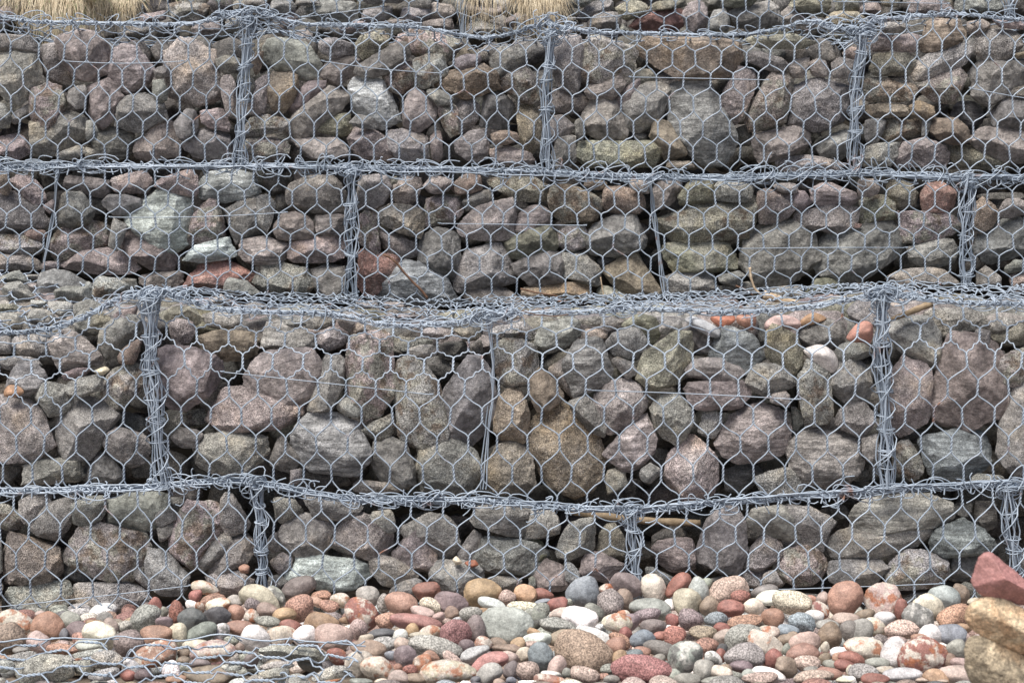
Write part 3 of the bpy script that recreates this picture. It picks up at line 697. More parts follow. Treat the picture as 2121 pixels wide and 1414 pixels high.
g 1900,1380 1980,1320 2121,1290 2290,1310 2310,1414 2250,1500 2000,1500
@1581 640
#3
P 10,130 60,70 150,50 260,70 300,110 280,160 150,150 40,180
K 300,100 400,30 480,50 510,80 380,100 320,140
g 280,190 350,120 500,80 600,110 660,220 600,300 470,290 350,320 300,280
C 330,340 400,300 480,290 580,360 610,440 540,520 480,480 380,400
Q 680,240 780,100 870,100 890,200 860,290 760,270
g 590,350 640,290 750,270 880,370 800,380 700,360 640,430
g 530,560 620,430 730,340 830,390 860,460 900,650 830,740 760,720 680,760 590,720
o 20,400 30,210 130,130 230,190 310,330 320,480 270,550 220,540 150,440
g 280,640 300,420 380,390 500,440 540,580 560,900 520,950 420,950 330,870 300,760
g 60,700 180,670 220,720 200,800 60,760
g 590,880 700,790 780,740 860,820 910,870 890,960 810,1040 720,990 600,950
d 230,800 330,900 320,980 240,1010
g 220,1120 250,1030 420,1000 600,1000 740,980 790,1060 820,1210 800,1300 700,1400 560,1440 400,1440 240,1350
g 800,1060 920,1020 940,1200 880,1250 810,1190
d 720,1400 770,1310 860,1310 860,1400
g 1040,290 1050,120 1180,70 1340,80 1430,180 1450,440 1390,510 1340,480 1190,400 1100,310
g 1300,60 1400,0 1700,0 1820,100 1740,150 1600,230 1450,180
g 1720,160 1840,180 1850,340 1740,300
p 1040,490 1060,420 1130,395 1300,430 1350,510 1380,620 1340,820 1250,990 1130,1050 1060,1010 1040,880 1070,700
p 1380,700 1450,330 1500,210 1640,240 1760,290 1900,360 1980,560 1980,720 1860,860 1700,930 1580,980 1430,960 1360,880
x 1270,1110 1400,1000 1620,970 1800,1000 1860,1130 1860,1230 1760,1340 1640,1400 1480,1390 1330,1350 1290,1200
g 1050,1090 1180,1070 1270,1150 1310,1330 1200,1390 1060,1310
d 1130,1050 1230,1000 1330,1000 1300,1090 1200,1070
g 1890,1180 1920,960 2050,620 2180,560 2200,1350 2040,1360 1920,1260
g 1850,130 1900,60 2040,90 2040,130 1880,200
o 1870,220 1950,170 2121,120 2200,280 1980,300
g 1920,420 2040,330 2121,320 2150,500 2060,640 1980,580
d 1770,920 1860,880 1930,900 1880,960
g 1690,1414 1790,1340 1950,1360 1960,1414 1800,1460
d 1010,380 1050,270 1150,360 1050,420
@0 920
#3
g 180,200 280,130 480,110 640,140 680,220 640,300 440,330 240,330 180,300
g 660,260 740,90 840,60 940,150 1000,230 990,290 830,320 670,330
d 1100,180 1200,100 1260,150 1260,270 1080,260
d -60,190 160,170 170,240 60,320 -60,300
#4
g -80,470 50,470 150,560 180,680 100,720 40,690 -80,660
g 150,460 250,410 400,410 400,500 310,640 240,700 170,590
g 250,640 400,480 600,420 640,520 560,660 500,780 420,790 310,740 260,700
g 620,470 720,430 850,420 860,520 800,640 680,620 570,660 630,560
g 860,540 900,450 1000,400 1200,385 1360,400 1380,540 1340,640 1200,710 1080,670 960,660 890,600
p 20,1060 40,800 100,710 260,720 400,780 500,850 500,1040 400,1130 200,1150 60,1130
g 520,880 560,720 640,640 760,620 880,680 1060,650 1160,700 1200,800 1150,960 1050,1110 900,1100 760,1060 620,1020 540,960
g 1280,680 1400,600 1440,660 1400,760 1300,790
g 1240,560 1380,530 1440,600 1300,680
p 1380,840 1420,720 1500,600 1580,470 1680,460 1800,560 1850,660 1800,740 1670,900 1560,1030 1480,980 1400,920
g 1670,900 1780,700 1900,730 1860,850 1720,960 1680,1030 1560,1030
g 1780,600 1800,400 1900,420 2040,640 1990,720 1860,740
g 1700,1040 1720,960 1900,740 2000,740 2060,820 2060,960 1900,1040 1760,1060
g 1150,1000 1200,850 1280,840 1360,890 1440,980 1540,1060 1520,1140 1440,1240 1280,1210 1180,1120
g 1670,1090 1760,1050 1920,1030 2050,1120 2060,1180 1940,1230 1800,1220
g 40,1290 80,1180 280,1150 560,1120 600,1230 600,1380 500,1420 100,1414 30,1360
g 610,1200 700,1130 1060,1120 1160,1170 1220,1260 1180,1350 1000,1400 720,1400 650,1330
d 500,980 620,1020 780,1120 600,1100 510,1060
g -80,780 10,770 20,1000 -80,1080
Q 1940,1000 1980,975 2030,990 2020,1050 1960,1050
g 1060,1000 1140,1000 1180,1120 1210,1180 1120,1120
d 1340,430 1500,430 1500,560 1400,560
@540 920
#3
g 240,220 330,200 330,330 240,330
d 330,220 560,240 700,280 720,350 450,330
g 760,300 900,290 1180,340 1200,390 900,390
#4
g 100,430 260,450 340,560 260,580 180,640 120,600
g 360,420 500,430 700,440 820,500 700,560 640,620 500,600 420,580
g 150,720 200,620 290,570 430,620 560,600 600,720 530,880 400,920 280,900 200,840
p 560,800 610,660 740,560 880,640 1000,700 1070,780 1000,880 920,940 860,970 720,920 600,880
g 880,560 1060,530 1100,700 1040,720 960,640
g 1120,720 1230,600 1350,560 1500,580 1620,700 1600,860 1500,940 1440,860 1300,700 1180,720
p 1070,860 1140,760 1260,680 1350,720 1430,880 1440,960 1360,1040 1200,1030 1080,970
g 890,960 960,890 1060,900 1110,1000 1280,1060 1200,1110 1060,1170 960,1120 900,1040
s 200,1070 270,960 500,900 720,930 860,1000 890,1060 840,1150 700,1190 500,1180 440,1120 260,1110
g 80,930 180,880 260,920 250,1000 150,1060 90,1010
g 60,740 140,720 170,850 100,880 50,850
g 60,1080 150,1060 230,1120 150,1200 80,1200
g 1710,620 1760,520 1900,490 2121,520 2160,530 2190,720 2080,750 1860,720 1730,680
g 1740,860 1800,780 1900,750 2121,770 2280,780 2330,850 2280,1000 2200,1060 1960,1050 1820,1040 1770,970
g 1600,880 1700,700 1800,740 1750,860 1680,960 1620,940
g 1360,1060 1480,940 1640,980 1780,1020 1820,1090 1740,1180 1640,1230 1500,1190 1380,1120
g 1050,1220 1120,1130 1240,1090 1320,1130 1300,1220 1180,1240
g 1840,1090 1960,1070 2121,1090 2121,1180 1960,1200 1880,1150
R 1660,960 1740,940 1770,980 1700,1000
c 1560,940 1590,910 1640,960 1590,980
d 540,820 600,900 700,940 560,930
@1080 920
#4
g 0,560 60,510 240,540 310,640 300,720 200,770 30,760
o 0,900 0,780 120,770 210,840 190,960 120,1070 -20,1060 -60,950
g 290,880 320,760 400,640 590,600 600,700 600,860 480,900 380,940 300,940
o 620,740 680,650 760,630 830,740 860,900 820,940 720,900 640,850
p 100,1060 200,930 340,990 400,1080 340,1160 240,1200 140,1180
g 350,960 420,970 480,1060 440,1130 370,1110
p 470,1040 540,870 640,880 720,930 840,1030 740,1130 620,1130 500,1090
g 60,1100 100,1070 120,1170 60,1160
d 1060,740 1240,660 1340,700 1330,740 1180,780 1060,850
g 1010,1000 1080,1010 1240,1080 1200,1160 1130,1120 1030,1080
p 1060,870 1120,800 1380,760 1410,880 1400,1040 1260,1040 1110,1010 1070,940
g 1430,860 1500,660 1560,530 1730,510 1830,660 1830,860 1780,1010 1620,1070 1500,1020 1440,960
g 1510,1100 1640,1070 1720,1090 1640,1130
g 1840,640 1900,530 2100,500 2280,520 2280,760 2160,780 2000,740 1900,700
g 1810,1000 1880,820 1990,730 2121,830 2140,930 2030,980 1950,1030
g 1780,1060 1840,1010 2060,1020 2140,1080 2121,1150 1950,1180 1860,1150
d 2060,920 2130,850 2160,1000 2100,1040
@1581 920
#4
g 0,720 60,600 200,490 330,510 480,600 580,710 520,840 430,830 250,860 100,780
p 90,980 110,900 260,860 440,820 490,900 510,1060 440,1140 260,1150 160,1110
g 0,1030 100,1030 160,1130 100,1160 0,1150
g 540,860 580,720 680,640 720,760 900,740 1400,640 1430,700 1200,850 900,920 700,940 560,910
g 700,740 710,600 740,480 860,430 1300,410 1510,420 1530,600 1480,640 1200,700 900,740 760,770
g 520,1060 560,950 760,940 960,950 1020,1010 1000,1080 920,1140 700,1160 540,1130
g 1000,1080 1040,900 1260,860 1480,920 1510,1100 1440,1150 1200,1180 1060,1180
x 1370,820 1420,700 1640,620 1780,700 1880,800 1890,880 1700,900 1600,850 1500,920 1380,900
g 1500,990 1560,870 1640,840 1740,910 1760,980 1700,1080 1560,1110 1510,1060
d 1720,560 1740,460 1880,470 1900,640 1800,720 1750,650
g 1110,1270 1220,1210 1360,1200 1350,1280 1200,1320
g 1560,1160 1660,1120 1680,1180 1820,1200 1820,1260 1680,1250
d 520,560 640,480 720,600 600,640
g 330,1210 450,1220 430,1260 340,1240
g 2090,880 2180,870 2180,1100 2100,1060
d 1530,470 1700,480 1700,640 1560,560
"""
DATA_PEB = """!0 1170 5.795
Cma 190 690 420 230 -25
Ns 130 885 370 330 20
T 565 745 350 350 0
E 850 665 240 200 -10
P 490 590 130 80 0
M 930 800 300 230 15
D 770 850 120 160 0
O 1130 700 210 90 -10
G 1260 630 180 140 0
P 1320 740 200 190 -40
Ca 1200 850 380 280 -25
Ts 960 890 190 160 0
S 1095 975 370 150 0
N 380 900 160 180 0
Pa 470 935 250 250 20
Ts 735 1010 340 130 -5
P 770 930 130 60 0
Esa 1740 650 380 250 45
Gs 1490 735 180 130 10
Ra 1850 510 160 230 -20
G 1970 560 90 130 0
M 1970 690 200 150 0
Ms 1560 950 330 330 20
T 1870 850 360 250 -5
Tm 1870 1060 510 280 20
W 1570 1230 220 180 -35
R 1530 1320 180 130 0
M 1720 1320 190 140 0
D 1900 1280 110 90 0
Ws 2060 1260 200 230 0
G 1180 1390 200 80 0
W 1340 1400 110 50 0
P 340 1400 160 60 0
Ga 250 1020 180 80 0
Sa 110 1270 190 130 30
!350 1170 5.795
Cm 430 270 310 150 -20
R 320 370 150 150 -40
Ts 530 430 290 170 10
Cm 590 490 300 170 20
G 790 425 210 110 -10
C 1080 400 500 260 -25
Ms 1010 465 180 160 0
P 1180 545 260 160 -10
Ema 1290 370 250 140 -50
Ma 1570 270 400 220 20
Ts 1560 510 330 300 -30
Ts 1830 360 220 110 0
Ts 1920 490 230 130 -5
T 1770 440 230 110 -25
Nm 2060 420 220 170 0
Rs 90 560 190 230 0
W 280 490 180 120 -40
Nm 370 510 110 130 0
Da 270 660 310 260 -20
Da 575 610 300 200 10
T 810 570 190 190 0
O 1380 600 260 180 10
Nm 1000 620 200 160 -30
Es 1190 670 300 120 -5
C 110 830 220 260 10
E 370 830 470 200 25
Wm 620 810 270 170 60
T 850 760 320 180 0
W 1030 880 360 290 0
Cm 1340 860 330 260 0
R 1470 730 250 150 -15
W 1640 870 280 280 -30
O 1830 700 380 260 -10
P 1960 870 430 320 10
C 320 960 330 130 5
Pm 530 1040 560 220 8
Rm 600 920 110 60 0
Es 750 910 170 120 0
N 850 1000 110 130 0
N 180 1060 150 110 0
Ts 40 1030 110 260 0
N 180 1150 170 100 0
M 370 1180 240 110 0
N 510 1320 580 210 0
T 90 1370 240 110 0
Ma 990 1150 220 140 60
G 1690 1190 290 150 -5
Rm 2020 1090 230 200 -15
Gs 840 1280 190 140 0
Om 1920 1360 330 110 5
!700 1170 5.795
G 365 375 260 240 0
Rm 290 585 420 330 -45
Gs 545 460 150 210 0
T 765 475 370 300 -10
Ra 1080 310 320 200 0
Cs 1110 480 280 150 -30
P 1015 565 270 140 -10
Ma 1360 450 370 210 -20
O 1730 330 420 330 0
S 1840 460 340 120 -15
Ps 2030 390 190 180 0
Cs 2100 490 140 60 0
N 1370 570 180 140 0
Es 1590 590 260 180 0
O 1760 580 190 130 0
P 1210 620 150 110 30
Ts 580 670 250 190 0
O 90 660 150 80 0
Ps 240 770 200 240 0
Q 960 690 580 210 -12
P 1310 680 110 80 0
S 1430 660 120 70 0
Qsa 1410 830 330 300 -10
M 1650 770 240 290 0
D 530 830 320 130 5
O 890 780 170 150 0
Cm 1110 800 280 140 0
C 1010 855 280 100 -10
W 750 840 190 130 0
Ca 340 890 170 120 20
Gs 570 940 290 150 -5
P 780 950 220 150 0
Esa 1150 1000 580 240 -12
Sa 2010 710 600 380 -5
N 370 1010 420 220 -8
Tm 1740 940 220 150 -5
N 1930 930 200 110 -20
M 1540 980 190 160 40
S 1640 1060 330 170 20
Q 1820 1170 420 220 25
N 2040 1010 340 120 -5
P 2060 1110 220 130 -10
B 640 1080 150 100 0
Ma 810 1090 260 230 -10
T 1120 1095 220 110 -25
Ps 1370 1120 250 120 -35
Cm 1310 1290 620 280 0
Nm 1010 1180 200 240 -30
Ca 270 1190 320 290 20
Cm 480 1240 380 280 -25
T 720 1240 120 120 0
Rs 870 1260 180 130 -20
P 730 1350 260 160 -10
N 930 1360 280 120 0
E 280 1390 270 70 0
C 530 1390 180 60 0
E 1810 1310 330 220 40
M 2080 1270 190 200 0
B 2080 1380 130 80 0
N 1930 1400 130 90 0
W 1530 1410 120 50 0
D 1650 1380 120 100 0
!1050 1170 5.795
Oa 220 350 250 200 -10
R 430 350 250 130 -20
B 440 440 220 60 10
Ra 600 470 230 150 20
E 740 450 90 100 0
B 915 330 400 330 0
Rm 1210 290 190 130 0
Ma 1450 240 370 240 -30
Ca 1760 290 270 300 10
R 2060 230 330 200 45
N 1410 430 190 290 10
Msa 1230 480 290 320 0
E 1740 520 460 230 -12
W 1950 480 140 150 0
Ms 1680 600 310 160 5
M 1750 740 300 180 10
R 1990 660 170 150 -20
W 1930 760 110 80 0
Cs 200 490 330 110 0
Gs 420 530 180 160 0
Em 320 640 290 240 -30
C 650 590 270 140 5
Wa 870 640 400 240 -15
E 1040 580 250 200 -30
W 1110 740 90 70 0
Gsa 620 740 400 170 -15
W 1050 840 420 160 -22
Cma 1330 700 330 200 -5
Nm 1400 580 160 70 0
M 1490 680 200 200 -45
R 1420 830 150 170 0
B 1630 890 310 200 0
R 1850 850 180 110 0
Rs 2010 840 260 220 0
G 1850 1000 420 180 -20
Em 2130 1110 390 380 0
O 310 810 200 100 -15
O 130 950 170 160 0
S 370 890 330 160 10
Na 640 870 280 170 20
Ns 905 1050 720 420 -18
Ts 1350 900 260 160 -25
T 1310 970 240 190 0
O 1350 1120 190 180 -30
B 1530 1070 220 110 0
T 1620 1040 200 130 -20
Ps 300 960 200 100 0
C 210 1080 230 160 20
Ba 400 1100 270 320 0
N 60 1010 150 130 0
P 60 1120 150 130 0
Ps 250 1270 290 210 -25
P 600 1220 190 280 -20
W 530 1310 240 80 -12
Tm 510 1370 400 110 -5
Ps 940 1320 340 200 -10
Qsa 1630 1270 660 340 -8
G 1820 1140 170 140 0
G 720 1290 110 120 0
N 740 1380 100 60 0
T 1150 1330 130 70 0
G 1250 1380 180 130 0
Gs 1230 1240 200 120 0
E 2000 1340 200 160 0
W 250 1400 220 40 0
!1400 1170 3.672
S 170 200 160 190 -10
E 230 135 90 70 0
C 85 285 200 210 0
Psa 400 180 300 150 15
Rs 490 240 150 90 15
N 260 315 140 150 0
Ra 420 330 180 120 0
Ms 110 415 180 150 0
Bs 310 410 180 90 0
Ts 520 425 250 90 8
R 350 480 130 70 0
C 595 315 140 120 0
G 680 200 210 90 10
W 725 250 200 110 8
Cs 885 280 280 170 -5
T 740 400 165 140 0
T 1030 260 85 60 0
P 1115 270 90 120 0
Rm 1100 340 140 110 -40
T 1280 255 250 260 0
Bs 960 440 190 140 -20
W 1055 385 140 85 0
P 1290 405 200 80 0
B 850 500 160 100 -10
Pm 720 510 140 90 -10
C 680 500 120 70 0
Ns 210 515 200 110 0
P 370 545 160 110 20
Gs 510 550 300 170 20
Ts 230 620 170 140 0
Wm 280 710 140 90 -20
Gs 530 700 300 180 -8
Cma 690 610 270 160 -30
R 740 715 130 150 0
N 850 570 170 80 10
P 985 590 240 160 0
T 970 670 260 130 0
C 1135 625 70 80 0
N 1165 540 195 180 0
E 1150 450 180 70 0
G 1320 500 130 160 0
Ps 1000 745 195 120 10
Na 840 780 170 130 -50
M 500 770 160 90 0
W 700 830 240 110 -20
E 570 840 150 90 0
Ps 640 860 260 90 0
C 340 820 170 110 -25
E 210 800 150 170 0
G 80 870 190 100 0
E 350 880 300 60 0
T 1170 820 190 80 -15
R 1280 760 150 80 0
T 1270 700 160 80 0
W 1240 660 130 80 0
G 1170 755 100 70 0
Ps 1040 850 280 100 5
G 1030 790 120 40 0
C 1290 870 130 60 0
C 1325 620 60 100 0
C 1325 800 60 80 0
N 1130 710 90 90 0
N 380 790 90 70 0
E 840 640 70 80 0
N 890 530 90 50 0
R 340 690 90 100 0
D 350 640 80 90 0
!1755 1130 3.156
Pma 230 350 220 180 10
R 350 410 80 130 0
N 120 450 130 70 0
W 240 475 130 90 0
Cm 180 530 150 110 -20
S 635 340 200 150 -15
Na 740 320 100 130 20
C 835 365 90 50 0
Ca 530 410 200 150 -35
Ts 700 460 220 140 10
Ema 465 470 200 150 -30
Ps 360 545 200 120 0
G 80 555 180 140 0
W 545 580 140 130 -30
B 680 580 210 120 -20
O 760 540 110 60 0
P 760 600 90 60 0
T 480 610 140 60 0
E 710 675 140 110 0
N 660 750 110 100 0
Cm 120 670 245 140 -5
Ms 220 620 90 80 0
P 320 620 130 60 0
W 310 700 190 170 30
Rma 490 720 290 200 10
R 30 740 170 90 -20
G 200 770 150 80 0
Gs 100 825 200 100 0
S 365 845 240 100 0
O 575 860 180 90 -15
P 710 840 230 110 -10
P 740 770 130 80 0
R 180 870 170 70 0
W 20 875 70 50 0
Cm 250 810 110 50 0
P 550 880 200 40 0
"""
DATA_MAT = """!0 1170 5.795
100,1100 240,1040 370,1030 440,1100 280,1140 150,1150
180,1310 260,1200 500,1100 700,1080 830,1150 900,1280 800,1400 400,1440 200,1380
870,1090 960,1050 1120,1010 1270,1010 1200,1130 1000,1140
1080,1210 1170,1080 1300,1020 1470,1130 1460,1230 1280,1240
850,1150 1000,1150 1090,1200 1080,1290 940,1310
1050,1380 1150,1290 1330,1230 1420,1290 1300,1380
-50,1150 120,1130 180,1200 60,1290 -100,1250
-80,1340 60,1350 80,1440 -80,1460
!350 1170 5.795
1100,1040 1330,970 1560,990 1900,1050 1900,1160 1600,1130 1300,1120
1080,1290 1280,1230 1440,1250 1400,1380 1100,1400
900,1400 1030,1310 1140,1340 1100,1440
1440,1330 1530,1300 1640,1340 1680,1440 1400,1440
1700,1370 1900,1250 2060,1200 2200,1290 2100,1340 1800,1400
600,1220 700,1190 880,1180 860,1250 700,1270
1100,1200 1250,1150 1420,1150 1500,1230 1300,1260 1120,1270
"""

def pxarea(p):
    return 0.5 * abs(sum(p[i][0] * p[(i + 1) % len(p)][1] - p[(i + 1) % len(p)][0] * p[i][1] for i in range(len(p))))
rocks = []; x0 = y0 = 0; sec = '1'
for ln in DATA_ROCKS.split('\n'):
    ln = ln.strip()
    if not ln: continue
    if ln[0] == '@': x0, y0 = map(float, ln[1:].split()); continue
    if ln[0] == '#': sec = ln[1:]; continue
    c, *pp = ln.split(); pts = [tuple(map(float, q.split(','))) for q in pp]
    pts = [(x0 + a * 540 / 2121, y0 + b * 540 / 2121) for a, b in pts]
    pts = hull(pts); u = sum(a for a, b in pts) / len(pts); v = sum(b for a, b in pts) / len(pts)
    vis = [(min(max(a, 0), 2121), min(max(b, 0), 1414)) for a, b in pts]
    rocks.append(dict(c=c, sec=sec, pts=pts, u=u, v=v, area=pxarea(vis)))
rocks.sort(key=lambda r: -r['area'] - (9999 if r['c'] in 'ckCKQRSP' else 0))
def rock_place(r):
    """centre depth of a wall rock"""
    us = [a for a, b in r['pts']]; vs = [b for a, b in r['pts']]
    if r['sec'] == 'L':
        vf, vb = interp(RIM[3], r['u']), interp(BACK3, r['u'])
        t = min(max((vf - r['v']) / max(vf - vb, 1), 0.05), 0.95); Y = 0.8 * t * 0.92 + 0.0; th = 0.05
        return Y + 0.02, th
    t = int(r['sec']); pl = PLANE[t]
    px = (pl + CD) / FPX; wpx, hpx = max(us) - min(us), max(vs) - min(vs)
    th = 0.5 * px * min(max(min(wpx, hpx), 20), 95) * R.uniform(0.8, 1.05)
    big = min(wpx, hpx) > 70
    if r['c'] in 'ckCKQRSP': big = True
    Y = pl + th + (R.uniform(0.0, 0.018) if big else R.uniform(0.008, 0.05))
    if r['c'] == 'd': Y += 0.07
    if t == 3:
        dv = r['v'] - interp(RIM[3], r['u']); Y += 0.09 * max(0, 1 - dv / 120) ** 1.5
    return Y, th
def jit(c, k=0.09, sat=0.56):
    m_ = sum(c) / 3; c = tuple(m_ + (x - m_) * sat for x in c)
    b = 1 + R.uniform(-k, k); return tuple(min(0.9, x * b * (1 + R.uniform(-0.04, 0.04))) for x in c)
LIGHT = 1.33
def make_rock(r, level):
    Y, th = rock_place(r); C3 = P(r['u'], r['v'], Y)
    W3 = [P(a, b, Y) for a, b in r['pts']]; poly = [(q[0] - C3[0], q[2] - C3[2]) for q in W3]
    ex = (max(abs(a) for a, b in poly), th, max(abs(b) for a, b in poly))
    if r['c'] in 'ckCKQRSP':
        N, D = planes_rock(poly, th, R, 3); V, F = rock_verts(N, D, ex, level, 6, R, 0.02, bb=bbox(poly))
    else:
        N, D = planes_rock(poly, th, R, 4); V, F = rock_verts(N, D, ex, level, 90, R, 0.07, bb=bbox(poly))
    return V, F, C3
NIND = 300
levels = [5 if r['area'] > 4600 else 4 if r['area'] > 1300 else 3 for r in rocks]
ind = rocks[:NIND]
# labels
def size_word(a, lo, hi): return 'large' if a > hi else ('small' if a < lo else 'mid-sized')
def shape_word(r):
    us = [a for a, b in r['pts']]; vs = [b for a, b in r['pts']]; w_, h_ = max(us) - min(us), max(vs) - min(vs)
    return 'long flat' if w_ > 1.7 * h_ else ('tall narrow' if h_ > 1.35 * w_ else ('blocky' if pxarea(r['pts']) > 0.74 * w_ * h_ else 'angular'))
groups = {}
for r in ind:
    if r['sec'] == 'L':
        r['where'] = 'on the wire-covered ledge'; t = 3; 
        r['where'] = ('on the left end of the wire-covered ledge' if r['u'] < 260 else 'on the wire-covered ledge')
    else:
        t = int(r['sec']); k = basket_of(t, r['u']); top, bot = (interp(RIM[t], r['u']) if t else 0), (interp(RIM[t + 1], r['u']) if t else 60)
        f = (r['v'] - top) / (bot - top)
        row = '' if t == 0 else (', top course, ' if f < 0.36 else (', middle course, ' if f < 0.68 else ', bottom course, '))
        r['where'] = (row or ', ') + basket_name(t, k)
    r['t'] = t
    noun = 'pebble' if r['c'] in 'ckCKQRSP' else 'rock'
    r['noun'] = noun
    r['look'] = f"{size_word(r['area'], 2200, 5200)} {RW[r['c']]} {shape_word(r)} {noun}"
    groups.setdefault((r['look'], r['where']), []).append(r)
for (lk, wh), L in groups.items():
    L.sort(key=lambda r: r['u'])
    for i, r in enumerate(L):
        s = '' if len(L) == 1 else (', leftmost such' if i == 0 else (', rightmost such' if i == len(L) - 1 else f', {ORD[i]} such from left'))
        j = wh if wh.startswith(',') else ' ' + wh
        r['label'] = (lk + s + j).replace(' ,', ',')
GN = {0: 'rocks in the background baskets', 1: 'rocks in the upper tier of baskets', 2: 'rocks in the second tier of baskets', 3: 'rocks in the third tier of baskets', 4: 'rocks in the bottom tier of baskets'}
MAT = {}
for i, r in enumerate(ind):
    V, F, C3 = make_rock(r, levels[i]); sm = r['noun'] == 'pebble'
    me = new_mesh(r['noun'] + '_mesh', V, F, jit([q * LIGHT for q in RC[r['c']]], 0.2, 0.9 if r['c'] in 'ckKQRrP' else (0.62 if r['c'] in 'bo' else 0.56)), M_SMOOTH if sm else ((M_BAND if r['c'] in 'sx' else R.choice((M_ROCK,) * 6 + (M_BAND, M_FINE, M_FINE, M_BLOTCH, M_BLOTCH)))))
    o = link('pebble' if sm else 'granite_rock', me, None, C3)
    tag(o, r['label'], r['noun'], GN[r['t']] if r['sec'] != 'L' else 'rocks on the wire-covered ledge')
class Merge:
    def __init__(s): s.V, s.F, s.C, s.n = [], [], [], 0
    def add(s, V, F, c):
        s.V.append(V); s.F.append(F + s.n); s.C.append(np.tile(np.array(c, np.float32), (len(V), 1))); s.n += len(V)
    def obj(s, name, mat, parent=None, col=True):
        return link(name, new_mesh(name, np.vstack(s.V), np.vstack(s.F), np.vstack(s.C) if col else None, mat), parent)
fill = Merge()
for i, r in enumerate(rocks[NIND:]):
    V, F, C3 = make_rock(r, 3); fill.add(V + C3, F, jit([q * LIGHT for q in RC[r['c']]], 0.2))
def rnd_rock(c, s, level=2, p=14, flat_=1.0, col='g', mg=fill, rough=0.08):
    n = R.randint(6, 9); poly = [(s[0] * math.cos(a) * k, s[2] * math.sin(a) * k) for a, k in [((j + R.uniform(-.3, .3)) / n * 6.283, R.uniform(0.85, 1.15)) for j in range(n)]]
    N, D = planes_rock(poly, s[1], R, 3); V, F = rock_verts(N, D, s, level, p, R, rough); mg.add(V + np.array(c), F, jit(RC[col] if isinstance(col, str) else col, 0.15))
# rocks packed behind the front ones, and beyond both ends of the picture
ZB = {0: (1.58, 1.95), 1: (1.19, 1.50), 2: (0.78, 1.18), 3: (0.37, 0.74), 4: (0.0, 0.36)}
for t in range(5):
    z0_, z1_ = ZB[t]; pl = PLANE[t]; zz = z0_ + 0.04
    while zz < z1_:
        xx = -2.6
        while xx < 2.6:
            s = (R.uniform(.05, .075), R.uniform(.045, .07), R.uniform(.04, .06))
            rnd_rock((xx, pl + R.uniform(0.20, 0.27), zz + R.uniform(-.01, .01)), s, col='d')  # earth-dirty dark tone that also paints in shade deep in the gaps
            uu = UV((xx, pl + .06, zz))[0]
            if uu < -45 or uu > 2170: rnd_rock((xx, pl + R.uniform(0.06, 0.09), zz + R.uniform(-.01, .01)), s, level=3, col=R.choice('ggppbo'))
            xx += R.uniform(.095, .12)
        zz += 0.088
def ledge_z(x, Y):
    u, _ = UV((x, 0, 0.75)); zf = P(u, interp(RIM[3], u), 0)[2]; ub, _ = UV((x, 0.8, 0.8)); zb = P(ub, interp(BACK3, ub), 0.78)[2]
    t = min(max(Y / 0.8, 0), 1); return zf * (1 - t) + zb * t
for i in range(28):
    for j in range(7):
        x, Y = -2.6 + i * 0.19 + R.uniform(-.04, .04), 0.20 + j * 0.105 + R.uniform(-.03, .03)
        s = (R.uniform(.08, .115), R.uniform(.06, .08), R.uniform(.04, .055)); rnd_rock((x, Y, ledge_z(x, Y) - s[2] - R.uniform(.012, .04)), s, level=3, col=R.choice('ggpow'))
fo = fill.obj('packed_rocks', M_ROCK); tag(fo, 'small rocks and chips packed in the gaps between the larger rocks', 'rock filling', None, 'stuff')

# ---------------------------------------------------------------- pebble bank
peb = []
for ln in DATA_PEB.split('\n'):
    ln = ln.strip()
    if not ln: continue
    if ln[0] == '!': X0, Y0, SC = map(float, ln[1:].split()); continue
    c, a, b, w_, h_, an = ln.split(); a, b, w_, h_, an = map(float, (a, b, w_, h_, an))
    peb.append(dict(c=c, u=X0 + a / SC, v=Y0 + b / SC, w=w_ / SC, h=h_ / SC, an=math.radians(an)))
peb.sort(key=lambda p: -p['w'] * p['h'])
BAND = [(1232, 'in the uppermost row against the wire baskets'), (1272, 'in the second row below the baskets'), (1318, 'halfway down the pebble bank'), (1366, 'low on the pebble bank'), (9999, 'at the very bottom of the picture')]
pg = {}
for p in peb[:300]:
    band = [s for lim, s in BAND if p['v'] < lim][0]
    fin = 'speckled' if 's' in p['c'][1:] else ('mottled' if 'm' in p['c'][1:] else 'smooth')
    sh = ' angular' if 'a' in p['c'][1:] else (' flat' if p['w'] > 1.9 * p['h'] else ''); ar = p['w'] * p['h']
    p['look'] = f"{'large' if ar > 3200 else ('small' if ar < 1000 else 'medium')} {fin}{sh} {PW[p['c'][0]]} pebble"; p['band'] = band
    pg.setdefault((p['look'], band), []).append(p)
for (lk, bd), L in pg.items():
    L.sort(key=lambda p: p['u'])
    for i, p in enumerate(L):
        s = '' if len(L) == 1 else (' leftmost such' if i == 0 else (' rightmost such' if i == len(L) - 1 else f' {ORD[i]} such from left'))
        p['label'] = f"{lk},{s} {bd}".replace(',  ', ', ') if s else f"{lk} {bd}"
pstuff = Merge()
def pebble_at(p):
    hh = p['h'] * 0.00115; z = 0.010 + hh * 0.30; C = G(p['u'], p['v'], z)
    C[1] = min(C[1], -0.055)
    C = P(p['u'], p['v'], C[1]); return C
